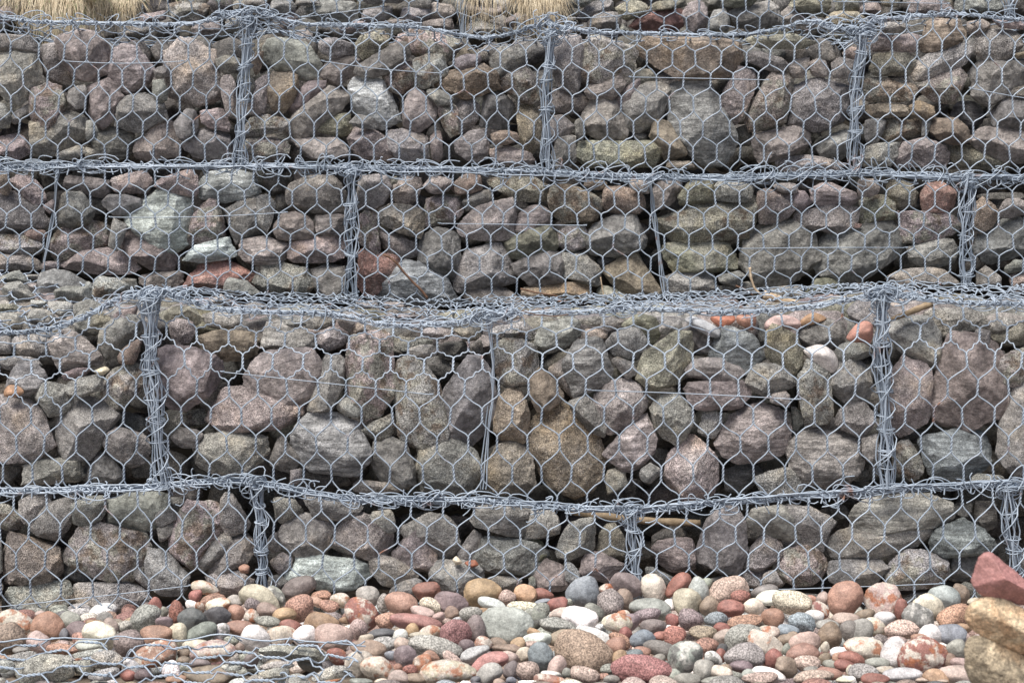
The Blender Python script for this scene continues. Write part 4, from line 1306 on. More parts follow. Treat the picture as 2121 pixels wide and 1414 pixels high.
for i, p in enumerate(peb):
    C = pebble_at(p); k = (C[1] + CD) / FPX; angc = 'a' in p['c'][1:]
    poly = ell_poly(p['w'] * k * 1.13, p['h'] * k * 1.2, p['an'], angc, R)
    ex = (max(abs(a) for a, b in poly), 0.4 * math.sqrt(p['w'] * p['h']) * k, max(abs(b) for a, b in poly))
    N, D = planes_rock(poly, ex[1], R, 3)
    V, F = rock_verts(N, D, ex, 4 if i < 120 else 3, 9 if angc else 5.5, R, 0.06 if angc else 0.045, bb=bbox(poly)); V = V * 1.0
    m = M_SPECK if 's' in p['c'][1:] else (M_MOTT if 'm' in p['c'][1:] and p['c'][0] not in 'EW' else (M_MARB if 'm' in p['c'][1:] else M_SMOOTH))
    col = jit([q * .93 for q in PC[p['c'][0]]], 0.2, 0.76)
    if i < 300:
        o = link('pebble', new_mesh('pebble_mesh', V, F, col, m), None, C)
        tag(o, p['label'], 'pebble', 'pebbles heaped along the foot of the wall')
    else: pstuff.add(V + C, F, col)
# mattress stones under the flat net, bottom left
MEDGE = G(0, 1352, 0.04)[1]; mstones = []
for ln in DATA_MAT.split('\n'):
    ln = ln.strip()
    if not ln: continue
    if ln[0] == '!': X0, Y0, SC = map(float, ln[1:].split()); continue
    pts = hull([(X0 + float(q.split(',')[0]) / SC, Y0 + float(q.split(',')[1]) / SC) for q in ln.split()])
    mstones.append(dict(c=R.choice('gogg'), pts=pts, u=sum(a for a, b in pts) / len(pts), v=sum(b for a, b in pts) / len(pts)))
mstones.sort(key=lambda r: (r['u']))
for i, r in enumerate(mstones):
    C3 = G(r['u'], r['v'], 0.055); k = (C3[1] + CD) / FPX; C3 = P(r['u'], r['v'], C3[1])
    poly = [(P(a, b, C3[1])[0] - C3[0], P(a, b, C3[1])[2] - C3[2]) for a, b in r['pts']]
    ex = (max(abs(a) for a, b in poly), 0.045, max(abs(b) for a, b in poly))
    N, D = planes_rock(poly, 0.045, R, 4); V, F = rock_verts(N, D, ex, 3, 14, R, 0.07, bb=bbox(poly))
    o = link('granite_rock', new_mesh('rock_mesh', V, F, jit((0.42, 0.42, 0.37)), M_ROCK), None, C3)
    row = 'upper' if r['v'] < 1380 else 'lower'
    same = [q for q in mstones if (q['v'] < 1380) == (r['v'] < 1380)]
    tag(o, f"lichen-grey rock under the flat ground net, {row} row, {ORD[same.index(r)] if same.index(r) else 'leftmost'} from the left".replace('leftmost from the left', 'leftmost'), 'rock', 'rocks under the flat net on the ground')
# uncounted small pebbles filling the bank and the beach beyond the picture
PK = list('WCRTTPPMGDBENNOSG'); yy = -2.3
while yy < 0.05:
    xx = -2.6
    while xx < 2.6:
        s = R.uniform(.022, .036) if -0.75 < yy else R.uniform(.026, .04); u, v = UV((xx, yy, 0.0))
        inside = -20 < u < 2141 and v < 1420
        zc = -0.045 if inside else R.uniform(0.0, 0.02)
        if not (inside and u < 780 and v > 1356):
            S, F = ICO[2]; a = R.uniform(0, 3.14); c_, s_ = math.cos(a), math.sin(a)
            V = S * np.array([s * 1.2, s * 0.9, s * 0.65]); V = np.stack([V[:, 0] * c_ - V[:, 1] * s_, V[:, 0] * s_ + V[:, 1] * c_, V[:, 2]], 1)
            V = V * (1 + 0.1 * vnoise(V / s + R.uniform(0, 50))[:, None]); pstuff.add(V + np.array([xx, yy, zc]), F, jit(PC[R.choice(PK)], 0.15))
        xx += s * 2.1
    yy += 0.062
ps = pstuff.obj('small_pebbles', M_SPECK); tag(ps, 'small mixed pebbles filling the gaps in the pebble bank', 'pebble bed', None, 'stuff')

# ---------------------------------------------------------------- ground and bank
def box(name, lo, hi, mat, parent=None):
    (a, b, c), (d, e, f) = lo, hi
    V = np.array([(a, b, c), (d, b, c), (d, e, c), (a, e, c), (a, b, f), (d, b, f), (d, e, f), (a, e, f)], float)
    F = np.array([(0, 3, 2, 1), (4, 5, 6, 7), (0, 1, 5, 4), (1, 2, 6, 5), (2, 3, 7, 6), (3, 0, 4, 7)])
    return link(name, new_mesh(name, V, F, None, mat, False), parent)
g = link('ground', new_mesh('ground', np.array([(-200, -200, -0.07), (200, -200, -0.07), (200, 200, -0.07), (-200, 200, -0.07)], float), np.array([(0, 1, 2, 3)]), None, M_SAND, False)); tag(g, kind='structure')
SV = [(0.5, -0.2), (0.5, 0.56), (1.28, 0.56), (1.28, 1.36), (2.0, 1.36), (2.0, 2.3), (60, 3.2), (60, -0.2)]
V = np.array([(x, y, z) for x in (-60, 60) for y, z in SV]); n = len(SV)
me = bpy.data.meshes.new('earth_bank'); me.from_pydata([tuple(q) for q in V], [], [(i, (i + 1) % n, (i + 1) % n + n, i + n) for i in range(n)] + [tuple(range(n))[::-1], tuple(range(n, 2 * n))]); me.materials.append(M_EARTH)
tag(link('earth_bank', me), kind='structure')

# ---------------------------------------------------------------- wire
class Wire:
    def __init__(s): s.V, s.F, s.n = [], [], 0
    def tube(s, pts, r, sides=6):
        p = np.asarray(pts, float)
        if len(p) < 2: return
        t = np.gradient(p, axis=0); t /= np.maximum(np.linalg.norm(t, axis=1), 1e-9)[:, None]
        ref = np.array([0.13, 1.0, 0.21]) if abs(t[:, 1]).mean() < 0.8 else np.array([1.0, 0.1, 0.0])
        a = np.cross(t, ref); a /= np.maximum(np.linalg.norm(a, axis=1), 1e-9)[:, None]; b = np.cross(t, a)
        th = np.arange(sides) / sides * 2 * math.pi
        ring = p[:, None, :] + r * (np.cos(th)[None, :, None] * a[:, None, :] + np.sin(th)[None, :, None] * b[:, None, :])
        m = len(p); i = np.arange(m - 1)[:, None] * sides; j = np.arange(sides)[None, :]; j2 = (j + 1) % sides
        F = np.stack([i + j, i + j2, i + sides + j2, i + sides + j], -1).reshape(-1, 4)
        s.V.append(ring.reshape(-1, 3)); s.F.append(F + s.n); s.n += m * sides
    def twist(s, a, b, r, turns=None, sides=5):
        a, b = np.asarray(a, float), np.asarray(b, float); L = np.linalg.norm(b - a)
        if L < 0.004: return
        turns = turns or max(1.0, L / 0.024); n = max(6, int(turns * 7)); tt = np.linspace(0, 1, n); d = (b - a) / L
        x = np.cross(d, [0.1, 1, 0.05]); x /= np.linalg.norm(x); y = np.cross(d, x)
        for ph in (0, math.pi):
            an = tt * turns * 2 * math.pi + ph
            s.tube(a + (b - a) * tt[:, None] + r * 0.95 * (np.cos(an)[:, None] * x + np.sin(an)[:, None] * y), r, sides)
    def coil(s, pts, r, R_, pitch, sides=5, ph=0.0):
        """wire spiralling round a path"""
        p = np.asarray(pts, float); seg = np.linalg.norm(np.diff(p, axis=0), axis=1); cum = np.concatenate([[0], np.cumsum(seg)]); L = cum[-1]
        n = max(8, int(L / pitch * 9)); q = np.linspace(0, L, n); c = np.stack([np.interp(q, cum, p[:, k]) for k in range(3)], 1)
        t = np.gradient(c, axis=0); t /= np.maximum(np.linalg.norm(t, axis=1), 1e-9)[:, None]
        x = np.cross(t, [0.05, 1, 0.1]); x /= np.maximum(np.linalg.norm(x, axis=1), 1e-9)[:, None]; y = np.cross(t, x)
        an = q / pitch * 2 * math.pi + ph; rr = R_ * (1 + 0.25 * np.sin(q * 23 + ph))
        s.tube(c + rr[:, None] * (np.cos(an)[:, None] * x + np.sin(an)[:, None] * y), r, sides)
    def ring(s, c, axis, R1, R2, r):
        a = np.linspace(0, 2 * math.pi * 1.15, 16); x = np.array([1, 0, 0.0]); axis = np.asarray(axis, float); axis /= np.linalg.norm(axis)
        x = x - axis * x.dot(axis); x /= np.linalg.norm(x); y = np.cross(axis, x)
        s.tube(np.asarray(c) + R1 * np.cos(a)[:, None] * x + R2 * np.sin(a)[:, None] * y + axis * (a / 7 * r * 2.4)[:, None], r, 5)
    def obj(s, name, parent):
        if not s.V: return None
        return link(name, new_mesh(name, np.vstack(s.V), np.vstack(s.F), None, M_WIRE), parent)
WR = 0.00195
# baskets: an Empty each
B = {}
for t in range(5):
    ps_ = [-260] + POSTS[t] + [2380]
    for k in range(len(ps_) - 1):
        um = (max(ps_[k], 0) + min(ps_[k + 1], 2121)) / 2; vb = interp(RIM[t + 1], um)
        e = bpy.data.objects.new('gabion_basket', None); scene.collection.objects.link(e); q = P(um, vb, PLANE[t]); e.location = q; e.empty_display_size = 0.1
        nb = len(ps_) - 1
        desc = {0: 'grey wire gabion basket behind the upper rim', 1: 'grey wire gabion basket of rocks in the upper tier', 2: 'grey wire gabion basket of rocks in the second tier', 3: 'bulging wire gabion basket of rocks in the third tier', 4: 'grey wire gabion basket half buried behind pebbles, bottom tier'}[t]
        pos = ('leftmost' if k == 0 else ('rightmost' if k == nb - 1 else ORD[k] + ' from left'))
        tag(e, f"{desc}, {pos}", 'gabion basket', 'wire gabion baskets stacked in tiers')
        B[t, k] = dict(e=e, front=Wire(), lid=Wire(), rim=Wire(), foot=Wire(), post=Wire(), tie=Wire(), o=q)
def bk(t, u): return B[t, min(max(basket_of(t, u), 0), len(POSTS[t]))]
def net_depth(t, u, v):
    top, bot = interp(RIM[t], u), interp(RIM[t + 1], u); f = min(max((v - top) / (bot - top), 0), 1)
    d = -0.012 - 0.012 * math.sin(math.pi * f) - 0.006 * n1(u / 45 + v / 60, t + 1)
    if t == 3: d += 0.085 * max(0, 1 - (v - top) / 130) ** 1.5 * (1 if v > top + 2 else 1)
    return PLANE[t] + d
NET = {0: ([-60, -22, 14, 50, 90], 50, 48, 24), 1: ([-38, 14, 65, 115, 165, 215, 268, 317, 366], 50.6, 50, 4), 2: ([319, 365, 411, 457, 501, 546, 592, 640], 51.4, 14, 1),
       3: ([604, 632, 663, 702, 748, 802, 860, 919, 980, 1040], 62.3, 64.5, 6), 4: ([983, 1042, 1103, 1160, 1218, 1277], 63.2, 31, 1)}
def clip_seg(t, pts):
    """keep the stretch of a px polyline between the basket's rim and foot"""
    out = [q for q in pts if interp(RIM[t], q[0]) + 1 <= q[1] <= interp(RIM[t + 1], q[0]) - 1]
    return out
def dens(pts, n):
    p = np.array(pts, float); d = np.concatenate([[0], np.cumsum(np.linalg.norm(np.diff(p, axis=0), axis=1))]); q = np.linspace(0, d[-1], n)
    return [(np.interp(a, d, p[:, 0]), np.interp(a, d, p[:, 1])) for a in q]
def skew(t, v):  # the net leans a little to the left going down
    return {1: -0.06, 3: 0.0}.get(t, 0.0) * (v - interp(RIM[t], 1000))
for t, (rows, pitch, phase, ref) in NET.items():
    node = {}; x_lo, x_hi = -300, 2420; n0 = int((x_lo - phase) / pitch) - 1; n1_ = int((x_hi - phase) / pitch) + 1
    for ri, v in enumerate(rows):
        half = ((ri - ref) % 2) * 0.5; h = min(13, 0.27 * ((rows[ri + 1] - v) if ri + 1 < len(rows) else (v - rows[ri - 1])) * 1.0)
        for c in range(n0, n1_):
            u = phase + (c + half) * pitch; u += 8 * n1(u / 90, t * 3 + v / 80) + 5 * n1(u / 31 + v, t + 9) + skew(t, v) - skew(t, rows[ref] if ref < len(rows) else v)
            sag = 0
            if t in (3, 4, 1): # rows near the rim follow it
                base = {1: 58, 3: 645, 4: 1022}[t]; span = 150; dv = max(0, 1 - (v - base) / span); sag = (interp(RIM[t], u) - base) * min(dv, 1) * 0.9
            vv = v + sag + 5 * n1(u / 40, t * 5 + v / 50)
            node[ri, c] = (u + R.uniform(-1, 1), vv - h, u + R.uniform(-2.5, 2.5), vv + h)
    for (ri, c), (ua, va, ub, vb) in node.items():
        seg = clip_seg(t, dens([(ua, va), (ub, vb)], 7)); b = bk(t, ua)
        if len(seg) > 1:
            W = [P(a_, b_, net_depth(t, a_, b_)) for a_, b_ in seg]; L = np.linalg.norm(W[-1] - W[0])
            b['front'].twist(W[0], W[-1], WR, turns=max(0.6, L / 0.021))
        if ri + 1 < len(rows):
            half = ((ri - ref) % 2)
            for c2 in ((c + half - 1), (c + half)):
                if (ri + 1, c2) not in node: continue
                u2, v2 = node[ri + 1, c2][:2]; sgn = 1 if u2 > ub else -1
                crimp = t == 3 and va < interp(RIM[3], ub) + 110 and ub < 1060 or (t == 3 and ub > 1840 and va < 720)
                if crimp:
                    k = R.uniform(2.5, 5); dx, dy = u2 - ub, v2 - vb
                    pl_ = [(ub, vb), (ub + dx * .22, vb + dy * .28), (ub + dx * .42, vb + dy * .30 - k * .3), (ub + dx * .52, vb + dy * .66 + k * .2), (ub + dx * .8, vb + dy * .74), (u2, v2)]
                else:
                    k = R.uniform(1.2, 3.6); pl_ = [(ub, vb), (ub + (u2 - ub) * .12, vb + (v2 - vb) * .2), (ub + (u2 - ub) * .5 + R.uniform(-1, 1), vb + (v2 - vb) * .5 + R.uniform(-k, k)), (ub + (u2 - ub) * .88, vb + (v2 - vb) * .80), (u2, v2)]
                seg = clip_seg(t, dens(pl_, 10))
                if len(seg) > 1: bk(t, (ub + u2) / 2)['front'].tube([P(a_, b_, net_depth(t, a_, b_)) for a_, b_ in seg], WR)
# lids: the net that covers the ledge of tiers three and one
for t in (1, 3):
    zf = PLANE[t]; nx = 62; rowp = 0.09
    def lidp(x, Y):
        if t == 3: z = ledge_z(x, Y) + 0.008 + 0.012 * n1(x * 9, Y * 14 + 2)
        else:
            u, _ = UV((x, zf, 1.5)); z = P(u, interp(RIM[1], u), zf)[2] - 0.01 - 0.055 * math.sin(math.pi * min((Y - zf) / 0.75, 1)) * (0.7 + 0.6 * n1(x * 3, 4)) + 0.008 * n1(x * 12, Y * 17)
        return np.array([x, Y, z])
    for j in range(0, 9):
        for i in range(-34, 35):
            x = (i + (j % 2) * .5) * 0.08 + R.uniform(-.006, .006); Y0_ = zf + j * rowp + 0.01; Y1_ = Y0_ + 0.034
            u = UV((x, Y0_, 0.75 if t == 3 else 1.5))[0]
            if not -280 < u < 2400: continue
            b = bk(t, u)['lid']; b.twist(lidp(x, Y0_), lidp(x, Y1_), WR, 1.3)
            if j < 8:
                for sx in (-1, 1):
                    xe = x + sx * .04; b.tube([lidp(x + (xe - x) * q + R.uniform(-.002, .002), Y1_ + (zf + (j + 1) * rowp + 0.01 - Y1_) * q) for q in (0, .25, .5, .75, 1)], WR, 5)
# rim, foot and corner lacing
def strand(line, t, nst, spread, r, w, seed, u0, u1, amp=1.0, dy=0.0, step=9):
    for s in range(nst):
        us = np.arange(u0, u1 + step, step); pts = []
        ov, oy = R.uniform(-spread, spread), R.uniform(-spread, spread)
        for u in us:
            v = interp(line, u) + ov * .9 + 3.2 * amp * n1(u / 42, seed + s * 1.7) + 1.6 * amp * n1(u / 15, seed + s * 2.3)
            pts.append(P(u, v, PLANE[t] - 0.008 + dy + 0.0012 * oy + 0.006 * amp * n1(u / 30, seed + s * 3.1)))
        w.tube(pts, r, 6)
def loop_mess(w, line, t, n, u0, u1, size, r):
    for _ in range(n):
        u = R.uniform(u0, u1); v = interp(line, u) + R.uniform(-5, 5); a0 = R.uniform(0, 6.28); L = size * R.uniform(.5, 1.4); asp = R.uniform(.25, .8); pts = []
        rot = R.gauss(0, 0.5); Y0_ = PLANE[t] - R.uniform(.006, .02); turn = R.uniform(2.2, 6.0)
        for k in range(12):
            a = a0 + turn * k / 11; x, y = L * math.cos(a) * (1 + .06 * k), L * asp * math.sin(a)
            pts.append(P(u + x * math.cos(rot) - y * math.sin(rot), v + x * math.sin(rot) + y * math.cos(rot), Y0_ + 0.006 * math.sin(a * 1.3)))
        w.tube(pts, r, 5)
for t in range(1, 5):
    ps_ = [-260] + POSTS[t] + [2380]
    for k in range(len(ps_) - 1):
        b = B[t, k]; u0, u1 = ps_[k], ps_[k + 1]; free = t in (1, 3)
        cl = [P(u, interp(RIM[t], u) + 1.5 * n1(u / 30, t), PLANE[t] - 0.008) for u in np.arange(u0, u1, 6)]
        if free:
            strand(RIM[t], t, 3, 2.4, WR * 1.05, b['rim'], t * 11 + k, u0 - 6, u1 + 6, .6)
            b['rim'].coil(cl, WR, 0.0048, 0.034); b['rim'].coil(cl, WR * .8, 0.0058, 0.05, ph=2)
            strand(RIM[t], t, 3, 5.0, WR * .9, b['rim'], t * 13 + k, u0, u1, 1.6, 0.03)
            loop_mess(b['rim'], RIM[t], t, 26, u0, u1, 16, WR * .8)
            for cu in (u0 + 25, u1 - 25): loop_mess(b['rim'], RIM[t], t, 13, cu - 32, cu + 32, 17, WR * .9)
        else:
            strand(RIM[t], t, 7, 7.5, WR * 1.05, b['rim'], t * 11 + k, u0 - 6, u1 + 6, 1.1)
            b['rim'].coil(cl, WR, 0.006, 0.038); b['rim'].coil(cl, WR * .85, 0.008, 0.062, ph=1.2)
            loop_mess(b['rim'], RIM[t], t, 50, u0, u1, 22, WR * .85)
            for u in np.arange(u0 + 14, u1, 26):   # cut wire tails hanging from the seam
                u = u + R.uniform(-8, 8); v = interp(RIM[t], u)
                b['rim'].tube([P(u, v - 3, PLANE[t] - .012), P(u + R.uniform(-2, 2), v + 6, PLANE[t] - .015), P(u + R.uniform(-5, 5), v + R.uniform(11, 18), PLANE[t] - .017)], WR * 1.1, 5)
        if t < 4 and t in (1, 3):
            strand(RIM[t + 1], t, 3, 6, WR, b['foot'], t * 17 + k, u0 - 4, u1 + 4, 1.3, -0.004)
        # bent ends of the net wrapped over the rim
        for u in np.arange(u0 + 10, u1, 25):
            u = u + R.uniform(-5, 5); v = interp(RIM[t], u)
            b['rim'].ring(P(u, v, PLANE[t] - .008), (1, 0, R.uniform(-.3, .3)), .0065, .008, WR)
PL = {(1, 0): ([(514, 40), (506, 180), (496, 338)], 12, 13), (1, 1): ([(1142, 66), (1132, 180), (1134, 350)], 11, 13), (1, 2): ([(1788, 66), (1772, 200), (1770, 358)], 12, 13),
      (2, 0): ([(120, 348), (112, 440), (92, 540), (88, 590)], 3.5, 4), (2, 1): ([(728, 352), (727, 480), (728, 625)], 11, 13), (2, 2): ([(1346, 366), (1360, 480), (1378, 615)], 5, 4), (2, 3): ([(2010, 368), (2000, 480), (2002, 595)], 12, 14),
      (3, 0): ([(310, 615), (312, 760), (322, 860), (336, 1005)], 15, 18), (3, 1): ([(1012, 660), (1022, 760), (1010, 880), (1000, 1010)], 7, 3), (3, 2): ([(1826, 615), (1826, 760), (1834, 880), (1836, 1010)], 14, 17),
      (4, 0): ([(532, 1000), (540, 1080), (546, 1240)], 11, 13), (4, 1): ([(1306, 1055), (1314, 1130), (1322, 1240)], 13, 14), (4, 2): ([(2088, 1005), (2092, 1080), (2112, 1240)], 14, 15), (0, 0): ([(955, -40), (960, 90)], 7, 8), (0, 1): ([(2086, -60), (2094, 60)], 12, 10)}
for (t, k), (line, wd, ns) in PL.items():
    wd *= 1.5; ns = ns if ns < 6 else int(ns * .72); b = B[t, k]['post']; vs = [q[1] for q in line]; us = [q[0] for q in line]; v0, v1 = vs[0], vs[-1]
    cen = lambda v: float(np.interp(v, vs, us)); n = int((v1 - v0) / 9) + 2
    for s in range(ns):
        off = (s + .5) / ns * 2 - 1; dy = R.uniform(-.022, .030); pts = []
        for v in np.linspace(v0 - 3, v1 + 3, n):
            f = (v - v0) / (v1 - v0); wob = n1(v / 55, s * 1.9 + t) * .75 + n1(v / 19, s * 2.7 + t) * .3; pinch = 0.75 + 0.25 * math.cos(f * 12.5 + k)
            pts.append(P(cen(v) + wd * (off * .95 + wob * .8) * pinch, v, PLANE[t] - .016 + dy + (.04 if ns < 6 else 0) + .004 * n1(v / 30, s)))
        b.tube(pts, WR * 1.02, 6)
    if ns > 5:
        v = v0 + 10
        while v < v1 - 5:
            cc = P(cen(v), v, PLANE[t] - .016)
            for q in range(R.choice((1, 1, 2, 3))): b.ring(cc + np.array([R.uniform(-.003, .003), 0, q * .005]), (R.uniform(-.3, .3), R.uniform(-.2, .2), 1), wd * .00105 * R.uniform(.8, 1.15) * (1 + .2 * (t < 3)), .020, WR * .85)
            v += R.uniform(26, 66)
        cl = [P(cen(v), v, PLANE[t] - .016) for v in np.linspace(v0, v1, 20)]
        b.coil(cl, WR * .85, wd * .0012, 0.11, ph=k); b.coil(cl, WR * .85, wd * .0013, 0.16, ph=k + 2)
        # knots where the lacing meets the rim
        for _ in range(13):
            a0 = R.uniform(0, 6.28); L = R.uniform(7, 20); pts = []; cu, cv = cen(v0) + R.uniform(-14, 14), v0 + R.uniform(-10, 22); sgn = R.choice((-1, 1))
            for q in range(10):
                a = a0 + sgn * q * .5; pts.append(P(cu + L * math.cos(a), cv + L * .7 * math.sin(a), PLANE[t] - .02 + .012 * math.sin(a + 1)))
            b.tube(pts, WR * .9, 5)
TIES = {1: [(135, 127, 378, 127), (668, 127, 915, 152), (1305, 160, 1590, 166), (2010, 183, 2200, 215)], 2: [(228, 450, 592, 440), (910, 463, 1212, 467), (1530, 515, 1877, 513)],
        3: [(460, 770, 893, 817), (1220, 808, 1655, 827)], 4: [(-60, 1262, 395, 1212), (1555, 1222, 1950, 1208)], 0: [(620, 37, 790, 14), (1170, 38, 1347, 22), (1728, 4, 1965, 8)]}
for t, L in TIES.items():
    for (a, b_, c, d) in L:
        w = bk(t, (max(a, 0) + c) / 2)['tie']; bow = R.uniform(-4, 5)
        pts = [P(a + (c - a) * f, b_ + (d - b_) * f + bow * math.sin(math.pi * f), net_depth(t, a + (c - a) * f, b_) - .004) for f in np.linspace(0, 1, 30)]
        w.tube(pts, 0.0013, 5)
        for (e0, e1, q) in ((a, b_, pts[0]), (c, d, pts[-1])): w.ring(q, (0.2, 0, 1), .005, .006, .0012)
NM = dict(front='front_net', lid='lid_net', rim='rim_lacing', foot='foot_lacing', post='corner_lacing', tie='tie_wire')
for key, b in B.items():
    for kk, nm in NM.items():
        o = b[kk].obj(nm, b['e'])
        if o: o.matrix_parent_inverse.identity(); o.location = [-x for x in b['o']]
# flat net on the ground, bottom left (its twists run left to right)
mt = bpy.data.objects.new('gabion_mattress', None); scene.collection.objects.link(mt); mo = G(330, 1400, 0.05); mt.location = mo
tag(mt, 'flat wire net over grey rocks on the ground, bottom left corner', 'gabion mattress')
mw = Wire(); er = Wire(); xr = G(765, 1375, .05)[0]
def gz(x, Y): return np.array([x, Y, 0.068 + 0.018 * n1(x * 9, Y * 11) + 0.008 * n1(x * 23, Y * 19)])
rp = 0.072; j = 0
for i in range(0, 34):
    x = -2.0 + i * rp
    for j in range(0, 12):
        Y = MEDGE - 0.02 - (j + (i % 2) * .5) * 0.08; e1 = x + .036
        if e1 > xr: continue
        mw.twist(gz(x, Y), gz(e1, Y), WR, 1.6)
        if x + rp < xr:
            for s in (-1, 1):
                Y2 = Y + s * .04
                if Y2 < MEDGE + 0.03: mw.tube([gz(e1 + (x + rp - e1) * f, Y + (Y2 - Y) * f) for f in (0, .25, .5, .75, 1)], WR, 5)
for s in range(1): er.tube([gz(x, MEDGE + .004 * n1(x * 7, s) + .003 * s) for x in np.arange(-2.0, xr, .02)], WR, 5)
for w_, nm in ((mw, 'top_net'), (er, 'edge_wire')):
    o = w_.obj(nm, mt); o.location = [-x for x in mo]

# ---------------------------------------------------------------- stone cairn, near the camera on the right
X6 = lambda a, b: (1755 + a / 3.156, 1130 + b / 3.156); YC = -1.45
M_TAN = stone_mat('rough_tan_stone', 0.75, 0.7, 1.35, 150, 0.3, 0.02, (13, (0.60, 0.48, 0.33), (0.34, 0.20, 0.11)))
M_TAN2 = stone_mat('weathered_tan_stone', 0.8, 0.7, 1.35, 150, 0.35, 0.022, (10, (0.46, 0.38, 0.27), (0.22, 0.15, 0.09)))
cairn = [(M_TAN2, (0.30, 0.25, 0.18), [(775, 665), (800, 598), (900, 590), (1000, 628), (1160, 722), (1330, 760), (1400, 860), (1300, 980), (1050, 1010), (880, 950), (790, 800)], 'large round ochre-grey stone, lowest seen in the blurred cairn at right', 0.075, 26),
         (M_TAN, (0.58, 0.41, 0.26), [(795, 430), (850, 360), (960, 332), (1070, 370), (1200, 440), (1360, 520), (1380, 640), (1260, 710), (1150, 700), (1000, 640), (900, 572), (820, 530)], 'cream-tan lumpy stone, middle of the blurred cairn at right', 0.07, 26),
         (M_SMOOTH, (0.33, 0.165, 0.155), [(825, 190), (880, 70), (930, 45), (1000, 90), (1100, 170), (1180, 260), (1240, 320), (1140, 382), (1070, 370), (1000, 340), (880, 312), (830, 260)], 'dusky red pointed stone on top of the blurred cairn at right', 0.055, 26)]
zlow = None; cx_ = None
for m, col, pp, lab, th, p_ in cairn:
    pts = [X6(*q) for q in pp]; u = sum(a for a, b in pts) / len(pts); v = sum(b for a, b in pts) / len(pts); C3 = P(u, v, YC)
    poly = [(P(a, b, YC)[0] - C3[0], P(a, b, YC)[2] - C3[2]) for a, b in pts]; ex = (max(abs(a) for a, b in poly), th, max(abs(b) for a, b in poly))
    N, D = planes_rock(poly, th, R, 3); V, F = rock_verts(N, D, ex, 4, p_, R, 0.07, 5, bbox(poly))
    o = link('cairn_stone', new_mesh('cairn_stone', V, F, col, m), None, C3); tag(o, lab, 'stone', 'stones balanced in a cairn near the camera')
    if zlow is None or C3[2] - ex[2] < zlow: zlow = C3[2] - ex[2]; cx_ = C3[0]
z = zlow + 0.02; i = 0
CL = ['flat grey stone third up at the foot of the cairn', 'brown stone second up at the foot of the cairn', 'broad grey stone at the very foot of the cairn', 'grey stone beneath the cairn', 'brown stone beneath the cairn']
while z > 0.01 and i < 5:
    hz = min(0.085, max(z / 2, 0.03)) if i < 4 else z / 2 + .01; ex = (0.10 + .01 * i, 0.09, hz); mg = Merge(); rnd_rock((0, 0, 0), ex, 3, 8, col=(0.33, 0.29, 0.24), mg=mg, rough=0.03)
    o = link('cairn_stone', new_mesh('cairn_stone', mg.V[0], mg.F[0], mg.C[0], M_SMOOTH), None, (cx_ + R.uniform(-.01, .01), YC, z - hz)); tag(o, CL[i], 'stone', 'stones balanced in a cairn near the camera'); z -= 2 * hz - 0.012; i += 1

# ---------------------------------------------------------------- twigs, driftwood, roots
def stick(name, pxs, Y, r0, r1, mat, label, cat, dY=0.0):
    w = Wire(); p = dens(pxs, 22); W = [P(a, b, Y + dY * i / 21) for i, (a, b) in enumerate(p)]
    pts = np.array(W); n = len(pts); t = np.gradient(pts, axis=0); t /= np.linalg.norm(t, axis=1)[:, None]
    a = np.cross(t, [0.1, 1, .1]); a /= np.linalg.norm(a, axis=1)[:, None]; b = np.cross(t, a); th = np.arange(8) / 8 * 6.2832
    rad = np.array([(r0 + (r1 - r0) * i / (n - 1)) * (1 + .18 * n1(i * .7, r0 * 900)) for i in range(n)])
    ring = pts[:, None] + rad[:, None, None] * (np.cos(th)[None, :, None] * a[:, None] + np.sin(th)[None, :, None] * b[:, None])
    i = np.arange(n - 1)[:, None] * 8; j = np.arange(8)[None]; j2 = (j + 1) % 8
    F = np.stack([i + j, i + j2, i + 8 + j2, i + 8 + j], -1).reshape(-1, 4)
    V = ring.reshape(-1, 3); V = np.vstack([V, pts[:1], pts[-1:]]); k0, k1 = len(V) - 2, len(V) - 1
    F = np.vstack([F, [[q, (q + 1) % 8, k0, k0] for q in range(0)]]) if False else F
    me = bpy.data.meshes.new(name); c = pts[0]
    me.from_pydata([tuple(q - c) for q in V], [], [tuple(f) for f in F] + [((q + 1) % 8, q, k0) for q in range(8)] + [((n - 1) * 8 + q, (n - 1) * 8 + (q + 1) % 8, k1) for q in range(8)])
    me.materials.append(mat)
    for f in me.polygons: f.use_smooth = True
    o = link(name, me, None, c); tag(o, label, cat); return o
stick('twig', [(793, 527), (806, 532), (822, 545), (835, 562), (856, 585), (872, 600), (886, 618)], .755, .0035, .004, M_TWIG, 'thin bent brown twig caught in the second-tier net above the ledge', 'twig')
stick('twig', [(1078, 598), (1110, 606), (1150, 612), (1185, 630)], .76, .003, .002, M_TWIG, 'dark brown stick lying low against the second-tier basket', 'twig')
stick('twig', [(1524, 592), (1545, 600), (1560, 612)], .76, .003, .002, M_TWIG, 'short dark twig beside the pale root on the ledge', 'twig')
stick('root', [(1553, 554), (1556, 578), (1563, 598), (1578, 612), (1592, 616)], .62, .0042, .003, M_ROOT, 'pale curved root standing up from the ledge', 'root')
stick('driftwood', [(1582, 611), (1600, 616), (1630, 624), (1652, 628)], .55, .014, .010, M_ROOT, 'stubby peeled tan stick lying on the wire ledge', 'driftwood')
stick('twig', [(1244, 574), (1248, 600), (1256, 632)], .75, .0022, .0014, M_ROOT, 'thin pale dry stem upright before the second-tier net', 'twig')
stick('driftwood', [(1845, 662), (1872, 652), (1900, 640), (1930, 628)], .05, .006, .010, M_WOOD, 'splintered brown wood fragment under the third-tier rim at right', 'driftwood')
stick('plank', [(1178, 1056), (1250, 1068), (1340, 1078), (1450, 1083)], .06, .012, .010, M_WOOD, 'weathered brown plank wedged under the third-tier basket', 'plank')
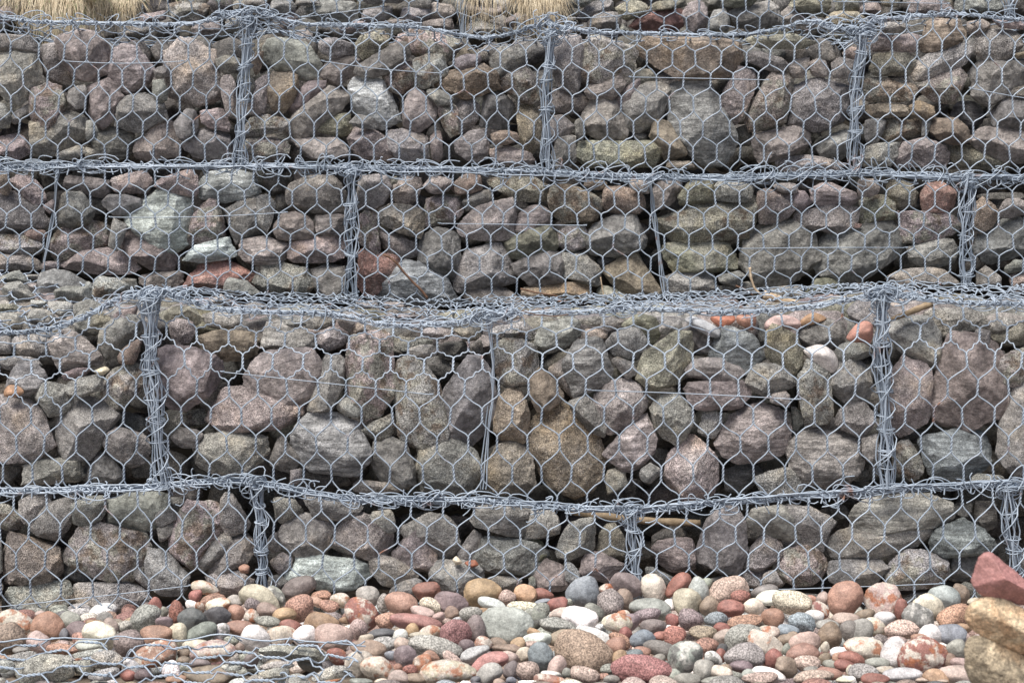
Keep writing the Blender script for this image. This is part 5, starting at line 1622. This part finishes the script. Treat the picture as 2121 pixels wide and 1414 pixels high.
stick('rusty_wire', [(1080, 643), (1110, 652), (1150, 655), (1178, 651)], -.02, .0013, .0013, M_TWIG, 'loose rusty red wire lying along the third-tier rim', 'wire')
# ---------------------------------------------------------------- hanging dry grass
def tussock(name, u0, u1, v_top, vlen, n, Y, label, mat, green=0.0, seed=1):
    rg = random.Random(seed); Vs, Fs, Ms = [], [], []
    root = P((u0 + u1) / 2, v_top, Y)
    for _ in range(n):
        f = rg.random(); u = u0 + (u1 - u0) * f; prof = (4 * f * (1 - f)) ** .35 * rg.uniform(.15, 1.0) ** .8 * (.72 + .45 * n1(f * 9, seed * 3.7)); L = vlen * prof; lean = rg.gauss(0, 15) + (f - .5) * 22
        Yb = Y + rg.uniform(-.05, .04); v = v_top - rg.uniform(0, 22); wd = rg.uniform(.0006, .0014); base = len(Vs); k = 6
        bend = rg.uniform(-6, 6)
        for q in range(k):
            s = q / (k - 1); p = P(u + lean * s + bend * s * s, v + L * (s ** 1.15), Yb - .05 * math.sin(s * 1.9)); ww = wd * (1 - .75 * s)
            a = rg.uniform(-.3, .3); dx = np.array([math.cos(a), math.sin(a) * .6, 0]) * ww
            Vs += [p - dx, p + dx]
        for q in range(k - 1): Fs.append((base + 2 * q, base + 2 * q + 1, base + 2 * q + 3, base + 2 * q + 2)); Ms.append(1 if rg.random() < green else 0)
    me = bpy.data.meshes.new(name); me.from_pydata([tuple(p - root) for p in Vs], [], Fs); me.materials.append(mat); me.materials.append(M_GREEN); me.polygons.foreach_set('material_index', Ms)
    o = link(name, me, None, root); tag(o, label, 'grass', 'dry grass hanging over the background baskets'); return o
tussock('grass_tussock', 5, 290, -4, 150, 1500, 1.46, 'thick straw-coloured grass tussock hanging at the top left corner', M_STRAW, .06, 1)
tussock('grass_tussock', 250, 430, -16, 62, 160, 1.48, 'sparse dry grass blades hanging right of the thick straw tussock', M_STRAW, .1, 2)
tussock('grass_tussock', 935, 1062, -20, 140, 190, 1.46, 'thin straggling dry grass hanging over the background basket corner', M_STRAW, .0, 3)
tussock('grass_tussock', 1055, 1175, -8, 150, 520, 1.45, 'dense straw grass tuft hanging just right of the background basket corner', M_STRAW, .0, 4)
tussock('grass_tussock', 165, 215, -12, 30, 200, 1.40, 'small green shoots in the straw tussock, top left', M_GREEN, 1.0, 5)
tussock('grass_tussock', 440, 470, -16, 52, 90, 1.50, 'small green weed hanging beside the background rocks at left', M_GREEN, 1.0, 6)
labs = [o['label'] for o in scene.objects if 'label' in o and not o.parent]
dup = {l for l in labs if labs.count(l) > 1}
print('objects', len(scene.objects), 'duplicate labels', len(dup), list(dup)[:5], 'too long', [l for l in labs if len(l.split()) > 16][:5])
